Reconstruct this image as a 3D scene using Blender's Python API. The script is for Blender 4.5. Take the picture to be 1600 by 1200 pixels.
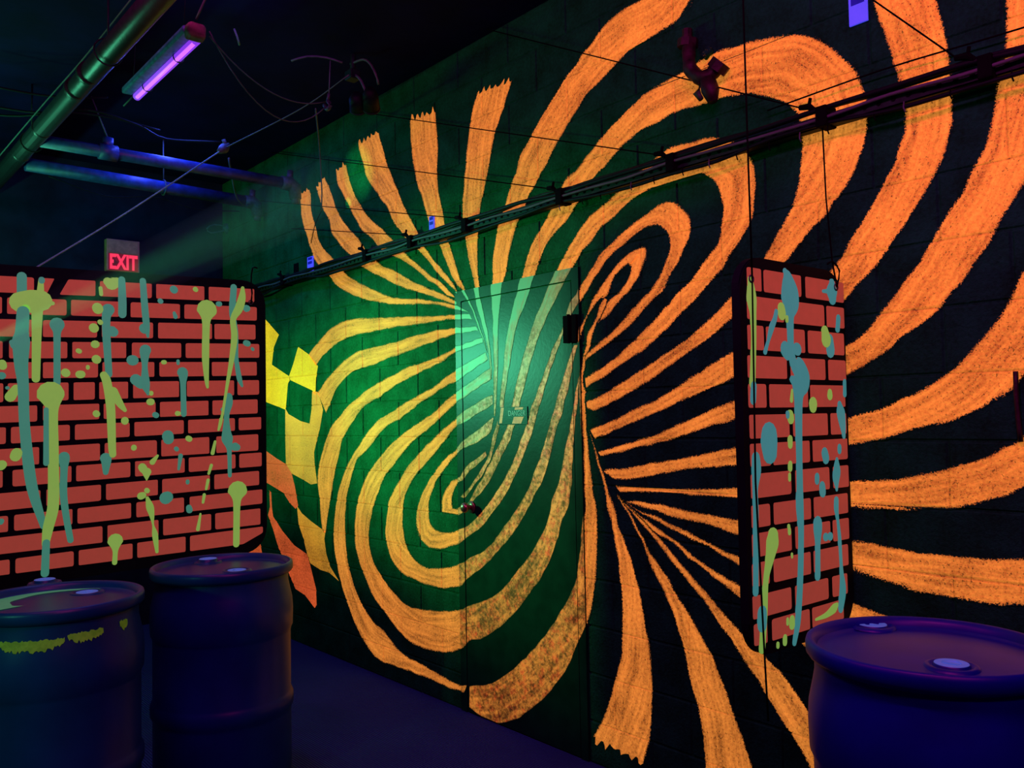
import bpy, bmesh, math, random
import numpy as np
from mathutils import Vector, Matrix, noise
from mathutils.geometry import delaunay_2d_cdt

random.seed(7)
scene = bpy.context.scene
for o in list(bpy.data.objects):
    bpy.data.objects.remove(o)
COL = scene.collection

# ------------------------------------------------------------------ camera
# metres; X runs along the painted wall, the wall face is y = 0, the room is y < 0, floor z = 0
F_PX, YAW, PITCH, ROLL = 1349.858, -0.870946, 0.039585, -0.018734
CAM = Vector((0.0, -2.6874, 1.4937))
fwd = Vector((math.sin(YAW) * math.cos(PITCH), math.cos(YAW) * math.cos(PITCH), math.sin(PITCH)))
rgt = Vector((math.cos(YAW), -math.sin(YAW), 0))
upv = rgt.cross(fwd)
r2 = rgt * math.cos(ROLL) + upv * math.sin(ROLL)
u2 = -rgt * math.sin(ROLL) + upv * math.cos(ROLL)
cam_d = bpy.data.cameras.new('camera')
cam = bpy.data.objects.new('camera', cam_d)
COL.objects.link(cam)
m = Matrix.Identity(4)
for i in range(3):
    m[i][0], m[i][1], m[i][2], m[i][3] = r2[i], u2[i], -fwd[i], CAM[i]
cam.matrix_world = m
cam_d.sensor_width = 36
cam_d.lens = F_PX * 36 / 1600
cam_d.clip_start = 0.02
scene.camera = cam

# ------------------------------------------------------------------ view, world, lights
vs = scene.view_settings
vs.view_transform = 'Standard'
vs.look = 'None'
vs.exposure = 0.0
vs.gamma = 1.0
vs.use_curve_mapping = False
world = bpy.data.worlds.new('world')
scene.world = world
world.use_nodes = True
world.node_tree.nodes['Background'].inputs[0].default_value = (0.006, 0.012, 0.08, 1)
world.node_tree.nodes['Background'].inputs[1].default_value = 0.10
UV = (1.0, 0.045, 0.52)
GREEN = (0.12, 1.0, 0.50)


def aim(o, target):
    o.rotation_euler = (Vector(target) - o.location).to_track_quat('-Z', 'Y').to_euler()


def area(name, loc, target, power, color, sx, sy):
    d = bpy.data.lights.new(name, 'AREA')
    d.shape = 'RECTANGLE'
    d.size, d.size_y = sx, sy
    d.energy, d.color = power, color
    o = bpy.data.objects.new(name, d)
    COL.objects.link(o)
    o.location = loc
    aim(o, target)
    return o


def spot(name, loc, target, power, color, deg, blend=0.6, size=0.03):
    d = bpy.data.lights.new(name, 'SPOT')
    d.energy, d.color = power, color
    d.spot_size = math.radians(deg)
    d.spot_blend = blend
    d.shadow_soft_size = size
    o = bpy.data.objects.new(name, d)
    COL.objects.link(o)
    o.location = loc
    aim(o, target)
    return o


# ultraviolet tubes under the ceiling, out of the frame along the room
area('blacklight_tube_light', (-0.7, -1.75, 3.30), (-1.2, 0.0, 1.3), 30, UV, 1.2, 0.06)
area('blacklight_tube_light', (0.9, -1.9, 3.25), (-0.6, -0.1, 1.2), 19, UV, 1.2, 0.06)
area('blacklight_tube_light', (-2.6, -2.35, 3.32), (-3.4, 0.0, 1.4), 15, UV, 1.2, 0.06)
area('blacklight_tube_light', (-3.9, -1.40, 3.045), (-3.9, -1.20, 0.0), 5, (0.30, 0.20, 1.0), 0.8, 0.03)
# deep blue wash of the ceiling corner
spot('blue_flood_light', (-3.2, -1.3, 3.32), (-5.9, -0.6, 3.10), 12, (0.07, 0.10, 1.0), 90, 0.8, 0.05)
area('blue_ceiling_light', (-5.35, -0.85, 3.41), (-5.45, -0.85, 0.0), 18, (0.06, 0.10, 1.0), 0.1, 1.4)
# green floods: one behind the left panel aimed at the wall, one low at the drums
for tx, ty, tz, pw in ((-6.05, 0.0, 1.55, 120), (-4.95, 0.0, 1.58, 270), (-3.75, 0.0, 1.62, 680)):
    spot('green_flood_light', (-6.25, -2.25, 2.02), (tx, ty, tz), pw, GREEN, 44, 1.0, 0.12)
spot('green_drum_light', (-2.6, -3.3, 1.30), (-3.45, -1.95, 0.62), 14, GREEN, 40, 0.8, 0.05)
area('green_pipe_fill', (-5.6, -2.45, 2.35), (-5.6, -1.65, 3.1), 15, GREEN, 2.0, 0.05)  # added strip, no fixture: stretches the green shine along the pipe
spot('green_pipe_fill', (-6.55, -2.20, 2.35), (-4.4, -1.65, 3.1), 22, GREEN, 50, 0.8, 0.06)  # added spot, no fixture: more green shine on the pipe
spot('green_beam_light', (-3.42, -2.42, 1.64), (-4.62, 0.0, 3.02), 620, GREEN, 7.0, 1.0, 0.005)
spot('green_beam_edge_light', (-3.42, -2.42, 1.64), (-4.75, 0.0, 2.86), 700, GREEN, 1.6, 1.0, 0.003)


# ------------------------------------------------------------------ helpers
def link(o, parent=None):
    COL.objects.link(o)
    if parent:
        o.parent = parent
    return o


def mesh_obj(name, verts, faces, mat=None, parent=None, smooth=False):
    me = bpy.data.meshes.new(name)
    me.from_pydata([tuple(v) for v in verts], [], faces)
    me.update()
    if mat:
        me.materials.append(mat)
    if smooth:
        me.polygons.foreach_set('use_smooth', [True] * len(me.polygons))
    return link(bpy.data.objects.new(name, me), parent)


def bm_obj(name, bm, mat=None, parent=None, smooth=False):
    me = bpy.data.meshes.new(name)
    bmesh.ops.recalc_face_normals(bm, faces=bm.faces)
    bm.to_mesh(me)
    bm.free()
    if mat:
        me.materials.append(mat)
    if smooth:
        me.polygons.foreach_set('use_smooth', [True] * len(me.polygons))
    return link(bpy.data.objects.new(name, me), parent)


def tag(o, label=None, cat=None, group=None, kind=None):
    if label: o['label'] = label
    if cat: o['category'] = cat
    if group: o['group'] = group
    if kind: o['kind'] = kind
    return o


def thing(name, loc, label, cat, group=None):
    o = bpy.data.objects.new(name, None)
    COL.objects.link(o)
    o.empty_display_size = 0.1
    return tag(o, label, cat, group)          # kept at the origin: parts carry world coordinates


def add_box(bm, lo, hi, bev=0.0):
    r = bmesh.ops.create_cube(bm, size=1.0)
    vs_ = r['verts']
    for v in vs_:
        v.co = Vector([(lo[i] + hi[i]) / 2 + v.co[i] * (hi[i] - lo[i]) for i in range(3)])
    if bev:
        es = list({e for v in vs_ for e in v.link_edges})
        bmesh.ops.bevel(bm, geom=es, offset=bev, segments=2, affect='EDGES', profile=0.5)
    return vs_


def add_tube(bm, pts, r, n=8, caps=True):
    pts = [Vector(p) for p in pts]
    rings = []
    ref = Vector((0, 0, 1))
    for i, p in enumerate(pts):
        t = (pts[min(i + 1, len(pts) - 1)] - pts[max(i - 1, 0)]).normalized()
        a = t.cross(ref)
        if a.length < 1e-3:
            a = t.cross(Vector((1, 0, 0)))
        a.normalize()
        b = t.cross(a)
        rr = r[i] if isinstance(r, (list, tuple)) else r
        rings.append([bm.verts.new(p + (a * math.cos(2 * math.pi * k / n) + b * math.sin(2 * math.pi * k / n)) * rr) for k in range(n)])
    for A, B in zip(rings, rings[1:]):
        for k in range(n):
            bm.faces.new((A[k], A[(k + 1) % n], B[(k + 1) % n], B[k]))
    if caps:
        bm.faces.new(rings[0][::-1])
        bm.faces.new(rings[-1])


def tube_obj(name, pts, r, mat, parent=None, n=8, smooth=True):
    bm = bmesh.new()
    add_tube(bm, pts, r, n)
    return bm_obj(name, bm, mat, parent, smooth)


def box_obj(name, lo, hi, mat, parent=None, bev=0.0):
    bm = bmesh.new()
    add_box(bm, lo, hi, bev)
    return bm_obj(name, bm, mat, parent)


def add_lathe(bm, prof, c, n=48, close=True):
    rings = []
    for r, z in prof:
        if r < 1e-6:
            rings.append([bm.verts.new((c[0], c[1], c[2] + z))])
        else:
            rings.append([bm.verts.new((c[0] + r * math.cos(2 * math.pi * k / n), c[1] + r * math.sin(2 * math.pi * k / n), c[2] + z)) for k in range(n)])
    for A, B in zip(rings, rings[1:]):
        for k in range(n):
            k2 = (k + 1) % n
            if len(A) == 1 and len(B) > 1:
                bm.faces.new((A[0], B[k], B[k2]))
            elif len(B) == 1 and len(A) > 1:
                bm.faces.new((A[k], A[k2], B[0]))
            elif len(A) > 1:
                bm.faces.new((A[k], A[k2], B[k2], B[k]))


def smooth_path(pts, step=0.05):
    """Catmull-Rom through 3-D points"""
    P = [Vector(p) for p in pts]
    P = [P[0] * 2 - P[1]] + P + [P[-1] * 2 - P[-2]]
    out = []
    for i in range(1, len(P) - 2):
        n = max(2, int((P[i + 1] - P[i]).length / step))
        for k in range(n):
            t = k / n
            a, b, c, d = P[i - 1], P[i], P[i + 1], P[i + 2]
            out.append(0.5 * ((2 * b) + (c - a) * t + (2 * a - 5 * b + 4 * c - d) * t * t + (3 * b - a - 3 * c + d) * t ** 3))
    out.append(P[-2])
    return out


def text_obj(name, s, size, M, mat, parent, depth=0.001, width=None, bold=0.0):
    cu = bpy.data.curves.new(name, 'FONT')
    cu.body = s
    cu.size = size
    cu.extrude = depth
    cu.offset = bold
    cu.align_x, cu.align_y = 'CENTER', 'CENTER'
    tmp = bpy.data.objects.new(name + '_tmp', cu)
    COL.objects.link(tmp)
    dg = bpy.context.evaluated_depsgraph_get()
    me = bpy.data.meshes.new_from_object(tmp.evaluated_get(dg))
    bpy.data.objects.remove(tmp)
    me.name = name
    xs = [v.co.x for v in me.vertices]
    if width:
        k = width / (max(xs) - min(xs))
        for v in me.vertices:
            v.co.x *= k
    me.transform(M)
    me.materials.clear()
    me.materials.append(mat)
    return link(bpy.data.objects.new(name, me), parent)


# ------------------------------------------------------------------ materials
def new_mat(name):
    mt = bpy.data.materials.new(name)
    mt.use_nodes = True
    nt = mt.node_tree
    nt.nodes.clear()
    out = nt.nodes.new('ShaderNodeOutputMaterial')
    return mt, nt, out


def N(nt, typ, **kw):
    n = nt.nodes.new(typ)
    for k, v in kw.items():
        if k.startswith('i_'):
            key = k[2:]
            key = int(key) if key.isdigit() else key.replace('_', ' ')
            if hasattr(v, 'links') or isinstance(v, bpy.types.NodeSocket):
                nt.links.new(v, n.inputs[key])
            else:
                n.inputs[key].default_value = v
        else:
            setattr(n, k, v)
    return n


def math_n(nt, op, a, b=None, c=None, clamp=False):
    n = nt.nodes.new('ShaderNodeMath')
    n.operation = op
    n.use_clamp = clamp
    for i, v in enumerate((a, b, c)):
        if v is None: continue
        if isinstance(v, bpy.types.NodeSocket): nt.links.new(v, n.inputs[i])
        else: n.inputs[i].default_value = v
    return n.outputs[0]


def ramp(nt, v, a, b):
    n = nt.nodes.new('ShaderNodeMapRange')
    n.clamp = True
    n.inputs[1].default_value, n.inputs[2].default_value = a, b
    nt.links.new(v, n.inputs[0])
    return n.outputs[0]


def mixc(nt, f, a, b, typ='RGBA'):
    n = nt.nodes.new('ShaderNodeMix')
    n.data_type = typ
    ia, ib = (6, 7) if typ == 'RGBA' else (2, 3)
    for i, v in ((0, f), (ia, a), (ib, b)):
        if isinstance(v, bpy.types.NodeSocket): nt.links.new(v, n.inputs[i])
        else: n.inputs[i].default_value = v
    return n.outputs[2] if typ == 'RGBA' else n.outputs[0]


def noise_n(nt, vec, scale, detail=3.0, rough=0.55):
    n = nt.nodes.new('ShaderNodeTexNoise')
    n.inputs['Scale'].default_value = scale
    n.inputs['Detail'].default_value = detail
    n.inputs['Roughness'].default_value = rough
    if vec is not None: nt.links.new(vec, n.inputs['Vector'])
    return n.outputs[0]


def bsdf(nt, base, rough=0.6, metal=0.0, spec=0.5, emit=None, estr=0.0, normal=None):
    b = nt.nodes.new('ShaderNodeBsdfPrincipled')
    for key, v in (('Base Color', base), ('Roughness', rough), ('Metallic', metal), ('Specular IOR Level', spec), ('Emission Color', emit), ('Emission Strength', estr), ('Normal', normal)):
        if v is None: continue
        if isinstance(v, bpy.types.NodeSocket): nt.links.new(v, b.inputs[key])
        else: b.inputs[key].default_value = v if not (isinstance(v, tuple) and len(v) == 3) else (*v, 1)
    return b


def bump(nt, h, strength=0.5, dist=0.004):
    n = nt.nodes.new('ShaderNodeBump')
    n.inputs['Strength'].default_value = strength
    n.inputs['Distance'].default_value = dist
    nt.links.new(h, n.inputs['Height'])
    return n.outputs[0]


def simple(name, col, rough=0.6, metal=0.0, spec=0.5, var=0.25, scale=14, bstr=0.0, bscale=120, emit=None, estr=0.0):
    mt, nt, out = new_mat(name)
    pos = N(nt, 'ShaderNodeNewGeometry').outputs['Position']
    f = noise_n(nt, pos, scale, 4)
    c2 = tuple(max(0, c * (1 - var)) for c in col)
    c3 = tuple(min(1, c * (1 + var)) for c in col)
    base = mixc(nt, ramp(nt, f, 0.3, 0.7), (*c2, 1), (*c3, 1))
    nrm = bump(nt, noise_n(nt, pos, bscale, 3), bstr, 0.003) if bstr else None
    b = bsdf(nt, base, rough, metal, spec, emit, estr, nrm)
    nt.links.new(b.outputs[0], out.inputs[0])
    return mt


WALL_BLACK = (0.0045, 0.0150, 0.0100)


def wall_shader(nt, pos):
    grit = noise_n(nt, pos, 95, 4, 0.65)
    big = noise_n(nt, pos, 7, 4, 0.6)
    big = math_n(nt, 'ADD', math_n(nt, 'MULTIPLY', big, 0.55), math_n(nt, 'MULTIPLY', noise_n(nt, pos, 70, 4, 0.7), 0.45))
    base = mixc(nt, ramp(nt, big, 0.36, 0.66), (0.0025, 0.050, 0.0090, 1), (0.0060, 0.150, 0.042, 1))
    nrm = bump(nt, grit, 0.9, 0.006)
    return bsdf(nt, base, 0.85, 0, 0.05, normal=nrm), nrm, grit


def make_wall():
    mt, nt, out = new_mat('black_block_paint')
    pos = N(nt, 'ShaderNodeNewGeometry').outputs['Position']
    b, _, _ = wall_shader(nt, pos)
    nt.links.new(b.outputs[0], out.inputs[0])
    return mt


def make_paint(name, col_a, col_b, emit, estr, pits=0.55, door=False):
    """fluorescent paint brushed over rough block: pits and ragged edges show the black paint below"""
    mt, nt, out = new_mat(name)
    pos = N(nt, 'ShaderNodeNewGeometry').outputs['Position']
    wall, nrm, grit = wall_shader(nt, pos)
    uv = N(nt, 'ShaderNodeUVMap', uv_map='along').outputs[0]
    wd = N(nt, 'ShaderNodeAttribute', attribute_name='width').outputs['Fac']
    sep = N(nt, 'ShaderNodeSeparateXYZ', i_0=uv)
    u, v = sep.outputs[0], sep.outputs[1]
    vw = math_n(nt, 'MULTIPLY', v, wd)
    comb = N(nt, 'ShaderNodeCombineXYZ', i_0=math_n(nt, 'MULTIPLY', u, 2.2), i_1=math_n(nt, 'MULTIPLY', vw, 42))
    streak = noise_n(nt, comb.outputs[0], 1.0, 5, 0.6)
    blot = noise_n(nt, pos, 5, 4, 0.6)
    mixf = math_n(nt, 'ADD', math_n(nt, 'MULTIPLY', streak, 0.65), math_n(nt, 'MULTIPLY', blot, 0.35))
    t = ramp(nt, mixf, 0.36, 0.60)
    base = mixc(nt, t, (*col_b, 1), (*col_a, 1))
    fine = noise_n(nt, pos, 170, 3, 0.7)
    # distance from the stripe's edge in metres
    d = math_n(nt, 'MULTIPLY', math_n(nt, 'MINIMUM', v, math_n(nt, 'SUBTRACT', 1.0, v)), wd)
    edge = ramp(nt, math_n(nt, 'SUBTRACT', d, math_n(nt, 'MULTIPLY', ramp(nt, fine, 0.35, 0.72), 0.012 if not door else 0.003)), -0.001, 0.003)
    pit = ramp(nt, math_n(nt, 'ADD', math_n(nt, 'ADD', math_n(nt, 'MULTIPLY', fine, 0.5), math_n(nt, 'MULTIPLY', noise_n(nt, pos, 85, 3, 0.7), 0.5)), math_n(nt, 'MULTIPLY', t, 0.08)), pits - 0.17, pits - 0.07) if not door else ramp(nt, math_n(nt, 'ADD', math_n(nt, 'ADD', math_n(nt, 'MULTIPLY', noise_n(nt, pos, 48, 5, 0.75), 0.7), math_n(nt, 'MULTIPLY', blot, 0.25)), math_n(nt, 'MULTIPLY', streak, 0.15)), 0.46, 0.62)
    # little paint reached into the joints between the blocks
    jt = N(nt, 'ShaderNodeAttribute', attribute_name='joint').outputs['Fac']
    jn = noise_n(nt, pos, 11, 3, 0.6)
    crease = ramp(nt, math_n(nt, 'ADD', jt, math_n(nt, 'MULTIPLY', jn, 0.9)), 0.92, 1.22)
    mask = math_n(nt, 'MULTIPLY', edge, math_n(nt, 'ADD', math_n(nt, 'MULTIPLY', pit, 0.80), 0.20))
    mask = math_n(nt, 'MULTIPLY', mask, math_n(nt, 'SUBTRACT', 1.0, math_n(nt, 'MULTIPLY', crease, 0.28)))
    gr = ramp(nt, noise_n(nt, pos, 75, 4, 0.75), 0.34, 0.62)
    lev = math_n(nt, 'ADD', math_n(nt, 'MULTIPLY', t, 0.55), math_n(nt, 'MULTIPLY', gr, 0.45))
    ev = math_n(nt, 'MULTIPLY', math_n(nt, 'ADD', math_n(nt, 'MULTIPLY', lev, 1.0), 0.18), estr)
    ecol = (*emit, 1)
    if door:
        redn = ramp(nt, noise_n(nt, pos, 26, 5, 0.7), 0.48, 0.66)
        base = mixc(nt, redn, base, (0.70, 0.10, 0.02, 1))
        ecol = mixc(nt, redn, ecol, (1.0, 0.17, 0.03, 1))
        # green light gloss on the upper left door stripes, mixed into their colour
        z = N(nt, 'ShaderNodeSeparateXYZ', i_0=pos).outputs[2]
        green_sheen = ramp(nt, math_n(nt, 'ADD', math_n(nt, 'SUBTRACT', z, math_n(nt, 'MULTIPLY', math_n(nt, 'ADD', N(nt, 'ShaderNodeSeparateXYZ', i_0=pos).outputs[0], 3.25), 0.7)), math_n(nt, 'MULTIPLY', math_n(nt, 'ADD', math_n(nt, 'MULTIPLY', streak, 0.6), math_n(nt, 'MULTIPLY', blot, 0.6)), 1.5)), 2.25, 2.85)
        base = mixc(nt, green_sheen, base, (0.10, 0.42, 0.13, 1))
        ev = math_n(nt, 'MULTIPLY', ev, math_n(nt, 'SUBTRACT', 1.0, math_n(nt, 'MULTIPLY', green_sheen, 0.94)))
        mask = math_n(nt, 'MULTIPLY', edge, math_n(nt, 'MAXIMUM', math_n(nt, 'ADD', math_n(nt, 'MULTIPLY', pit, 0.80), 0.20), green_sheen))
    p = bsdf(nt, base, 0.45 if door else 0.75, 0, 0.35 if door else 0.15, ecol, ev, None if door else nrm)
    ms = nt.nodes.new('ShaderNodeMixShader')
    nt.links.new(mask, ms.inputs[0])
    nt.links.new(wall.outputs[0], ms.inputs[1])
    nt.links.new(p.outputs[0], ms.inputs[2])
    nt.links.new(ms.outputs[0], out.inputs[0])
    return mt


M = {}
M['wall'] = make_wall()
OR_E = (1.0, 0.235, 0.028)
M['orange'] = make_paint('fluorescent_orange_paint', (0.88, 0.30, 0.030), (0.50, 0.16, 0.02), (1.0, 0.33, 0.045), 0.66)
M['patch'] = make_paint('fluorescent_amber_paint', (0.90, 0.31, 0.04), (0.70, 0.22, 0.04), (1.0, 0.42, 0.03), 0.56)
M['yellow'] = make_paint('fluorescent_yellow_paint', (0.88, 0.36, 0.02), (0.80, 0.32, 0.02), (1.0, 0.66, 0.010), 0.78, 0.36)
M['red'] = make_paint('fluorescent_red_paint', (0.90, 0.10, 0.03), (0.70, 0.16, 0.03), (1.0, 0.15, 0.035), 0.62)
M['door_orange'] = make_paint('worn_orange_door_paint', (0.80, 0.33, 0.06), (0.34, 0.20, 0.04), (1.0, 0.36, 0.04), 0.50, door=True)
M['door'] = simple('black_door_enamel', (0.003, 0.044, 0.014), 0.34, 0, 0.09, 0.3, 9, 0.12, 60)
M['floor'] = None
M['ceiling'] = simple('black_ceiling', (0.002, 0.002, 0.034), 0.9, 0, 0.1, 0.4, 4, 0.4, 20)
M['backwall'] = simple('black_back_wall', (0.003, 0.012, 0.022), 0.9, 0, 0.15, 0.4, 5, 0.4, 60)
M['steel'] = simple('dark_painted_steel', (0.006, 0.026, 0.016), 0.6, 0.1, 0.15, 0.5, 30, 0.2)
M['pipe'] = simple('black_painted_pipe', (0.012, 0.014, 0.016), 0.40, 0, 0.7, 0.4, 25, 0.25, 70)
M['bluepipe'] = simple('grey_painted_pipe', (0.015, 0.05, 0.17), 0.45, 0, 0.5, 0.4, 25, 0.15, 90)
M['cable'] = simple('black_cable', (0.002, 0.010, 0.007), 0.6, 0, 0.12)
M['greycable'] = simple('grey_cable', (0.06, 0.10, 0.09), 0.6, 0, 0.2)
M['cord'] = simple('black_cord', (0.002, 0.003, 0.003), 0.9, 0, 0.04)
M['string'] = simple('pale_cord', (0.10, 0.30, 0.20), 0.6, 0, 0.3)
M['bracket'] = simple('galvanised_bracket', (0.03, 0.06, 0.05), 0.6, 0.2, 0.5, 0.5, 60)
M['rust'] = simple('rusty_pipe', (0.012, 0.008, 0.005), 0.6, 0.1, 0.4, 0.8, 40, 0.6, 60)
M['dullgreen'] = simple('dull_green_enamel', (0.03, 0.09, 0.03), 0.6, 0, 0.3, 0.4, 40)
M['drum'] = simple('blue_drum_plastic', (0.002, 0.010, 0.240), 0.38, 0, 0.28, 0.18, 6, 0.05, 30)
M['navy'] = simple('navy_drum_plastic', (0.002, 0.045, 0.150), 0.36, 0, 0.30, 0.18, 6, 0.05, 30)
M['bung'] = simple('pale_bung_plastic', (0.05, 0.25, 0.60), 0.5, 0, 0.3, 0.15, 40, emit=(0.12, 0.20, 0.75, 1), estr=0.25)
M['tape'] = simple('green_tape_residue', (0.14, 0.30, 0.03), 0.6, 0, 0.3, 0.4, 40, 0.3, 60, (0.16, 0.5, 0.02, 1), 0.10)
M['lid_shine'] = simple('green_lid_reflection', (0.10, 0.62, 0.24), 0.5, 0, 0.3, 0.25, 9, 0.2, 40, (0.08, 0.9, 0.28, 1), 0.10)
M['card'] = simple('blue_glowing_card', (0.10, 0.11, 0.6), 0.6, 0, 0.2, 0.1, 40, emit=(0.065, 0.08, 1.0, 1), estr=0.70)
M['cardprint'] = simple('card_print', (0.01, 0.012, 0.30), 0.6, 0, 0.2, 0.1, 40, emit=(0.01, 0.015, 0.5, 1), estr=0.30)
M['panelblack'] = simple('black_panel_print', (0.002, 0.010, 0.007), 0.7, 0, 0.06, 0.3, 6, 0.05, 200)
M['printred'] = simple('red_brick_print', (0.36, 0.060, 0.036), 0.65, 0, 0.1, 0.10, 30, 0.10, 260, (1.0, 0.19, 0.12, 1), 0.19)
M['teal'] = simple('teal_drip_print', (0.05, 0.30, 0.24), 0.6, 0, 0.2, 0.12, 12, 0.10, 260, (0.12, 0.80, 0.78, 1), 0.22)
M['teal_green_lit'] = simple('green_lit_teal_print', (0.05, 0.30, 0.16), 0.6, 0, 0.2, 0.12, 12, 0.10, 260, (0.16, 0.90, 0.58, 1), 0.19)  # teal print with the green light on the wide panel mixed in
M['green'] = simple('green_drip_print', (0.22, 0.42, 0.07), 0.6, 0, 0.2, 0.12, 12, 0.10, 260, (0.42, 0.95, 0.16, 1), 0.32)
M['tubeglow'] = simple('ultraviolet_tube', (0.2, 0.1, 0.6), 0.3, 0, 0.5, 0.1, 30, emit=(0.30, 0.05, 1.0, 1), estr=0.75)
M['tubecore'] = simple('ultraviolet_tube_core', (0.4, 0.2, 0.8), 0.3, 0, 0.5, 0.1, 30, emit=(0.62, 0.14, 1.0, 1), estr=1.25)
M['cover'] = simple('dusty_tube_cover', (0.06, 0.18, 0.34), 0.4, 0, 0.5, 0.4, 40)
M['redtape'] = simple('red_brown_tape', (0.16, 0.10, 0.10), 0.7, 0, 0.2, 0.4, 30, 0.3)
M['exitbox'] = simple('brown_exit_housing', (0.45, 0.20, 0.11), 0.6, 0, 0.3, 0.3, 20)
M['exitface'] = simple('red_exit_lens', (0.20, 0.008, 0.012), 0.4, 0, 0.4, 0.1, 20, emit=(0.55, 0.010, 0.03, 1), estr=0.22)
M['exitletter'] = simple('lit_exit_letter', (0.5, 0.05, 0.06), 0.4, 0, 0.4, 0.05, 20, emit=(1.0, 0.035, 0.085, 1), estr=0.95)
M['exitarrow'] = simple('exit_arrow', (0.10, 0.03, 0.02), 0.5, 0, 0.3, 0.1, 20, emit=(0.3, 0.02, 0.01, 1), estr=0.15)
M['signtext'] = simple('sign_lettering', (0.25, 0.45, 0.30), 0.5, 0, 0.4, 0.3, 60)
M['signorange'] = simple('sign_orange_paint', (0.50, 0.24, 0.06), 0.5, 0, 0.4, 0.5, 60, emit=(*OR_E, 1), estr=0.20)
M['knob'] = simple('brass_knob', (0.28, 0.20, 0.10), 0.3, 0.8, 0.5, 0.3, 40)


def make_carpet():
    mt, nt, out = new_mat('ribbed_carpet')
    pos = N(nt, 'ShaderNodeNewGeometry').outputs['Position']
    w = N(nt, 'ShaderNodeTexWave', wave_type='BANDS', bands_direction='Y')
    nt.links.new(pos, w.inputs['Vector'])
    w.inputs['Scale'].default_value = 26
    w.inputs['Distortion'].default_value = 0.6
    w.inputs['Detail Scale'].default_value = 3
    f = noise_n(nt, pos, 220, 2)
    g = noise_n(nt, pos, 1.7, 4)
    h = math_n(nt, 'ADD', w.outputs['Fac'], math_n(nt, 'MULTIPLY', f, 0.6))
    base = mixc(nt, ramp(nt, h, 0.2, 1.4), (0.005, 0.020, 0.045, 1), (0.030, 0.120, 0.260, 1))
    base = mixc(nt, ramp(nt, g, 0.3, 0.75), base, (0.014, 0.050, 0.110, 1))
    b = bsdf(nt, base, 0.95, 0, 0.1, normal=bump(nt, h, 0.7, 0.006))
    nt.links.new(b.outputs[0], out.inputs[0])
    return mt


M['floor'] = make_carpet()

# ------------------------------------------------------------------ the room
X0, X1 = -6.79, -0.55
ZC = 3.43


def slab(name, lo, hi, mat):
    o = box_obj(name, lo, hi, mat)
    return tag(o, kind='structure')


slab('floor', (-6.95, -4.6, -0.1), (1.6, 0.2, 0.0), M['floor'])
slab('ceiling', (-6.95, -4.6, ZC), (1.6, 0.2, ZC + 0.1), M['ceiling'])
slab('wall_back', (X0 - 0.16, -4.6, 0.0), (X0, 0.2, ZC), M['backwall'])
wall = slab('wall_right', (X0, 0.0045, 0.0), (1.6, 0.2, ZC), M['wall'])

# concrete blocks, each its own piece
ZJ, RH, BL = 1.40, 0.2032, 0.40
FR = (-3.635, -2.715, 2.16)              # door frame outline: left, right, top
JOINTS = {}                              # row -> x of its vertical joints
mesh_cache = {}


def block_mesh(w, h):
    key = (round(w, 3), round(h, 3))
    if key in mesh_cache: return mesh_cache[key]
    g, b, d = 0.0035, 0.004, 0.0050
    a = [(g, d, g), (w - g, d, g), (w - g, d, h - g), (g, d, h - g)]
    f0 = [(g, .0035, g), (w - g, .0035, g), (w - g, .0035, h - g), (g, .0035, h - g)]
    f1 = [(g + b, 0, g + b), (w - g - b, 0, g + b), (w - g - b, 0, h - g - b), (g + b, 0, h - g - b)]
    v = a + f0 + f1
    f = [(8, 9, 10, 11)]
    for s in (0, 4):
        for i in range(4):
            j = (i + 1) % 4
            f.append((s + i, s + j, s + 4 + j, s + 4 + i))
    me = bpy.data.meshes.new('block')
    me.from_pydata(v, [], f)
    me.materials.append(M['wall'])
    bm = bmesh.new(); bm.from_mesh(me)
    bmesh.ops.recalc_face_normals(bm, faces=bm.faces)
    bm.to_mesh(me); bm.free()
    mesh_cache[key] = me
    return me


for row in range(-7, 10):
    za, zb = max(0.0, ZJ + RH * row), min(ZC, ZJ + RH * (row + 1))
    if zb - za < 0.03: continue
    odd = row % 2 == 0                   # course just above the eye-level joint is "A"
    if odd: xs = [-3.80 - BL * n for n in range(8)][::-1] + [-3.385, -2.97] + [-2.555 + BL * n for n in range(6)]
    else: xs = [-4.00 - BL * n for n in range(7)][::-1] + [-3.585, -3.175, -2.765] + [-2.355 + BL * n for n in range(5)]
    xs = [x for x in xs if X0 + 0.05 < x < X1 - 0.05]
    xs = [X0] + xs + [X1]
    JOINTS[row] = (za, zb, xs)
    for xa, xb in zip(xs, xs[1:]):
        segs = [(xa, xb, za, zb)]
        if za < FR[2] and xb > FR[0] and xa < FR[1]:
            segs = []
            if xa < FR[0] - 0.02: segs.append((xa, FR[0], za, zb))
            if xb > FR[1] + 0.02: segs.append((FR[1], xb, za, zb))
            if zb > FR[2] + 0.02: segs.append((max(xa, FR[0]), min(xb, FR[1]), FR[2], zb))
        for (p, q, r, s) in segs:
            o = bpy.data.objects.new('block', block_mesh(q - p, s - r))
            link(o, wall)
            o.location = (p, 0, r)

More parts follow.
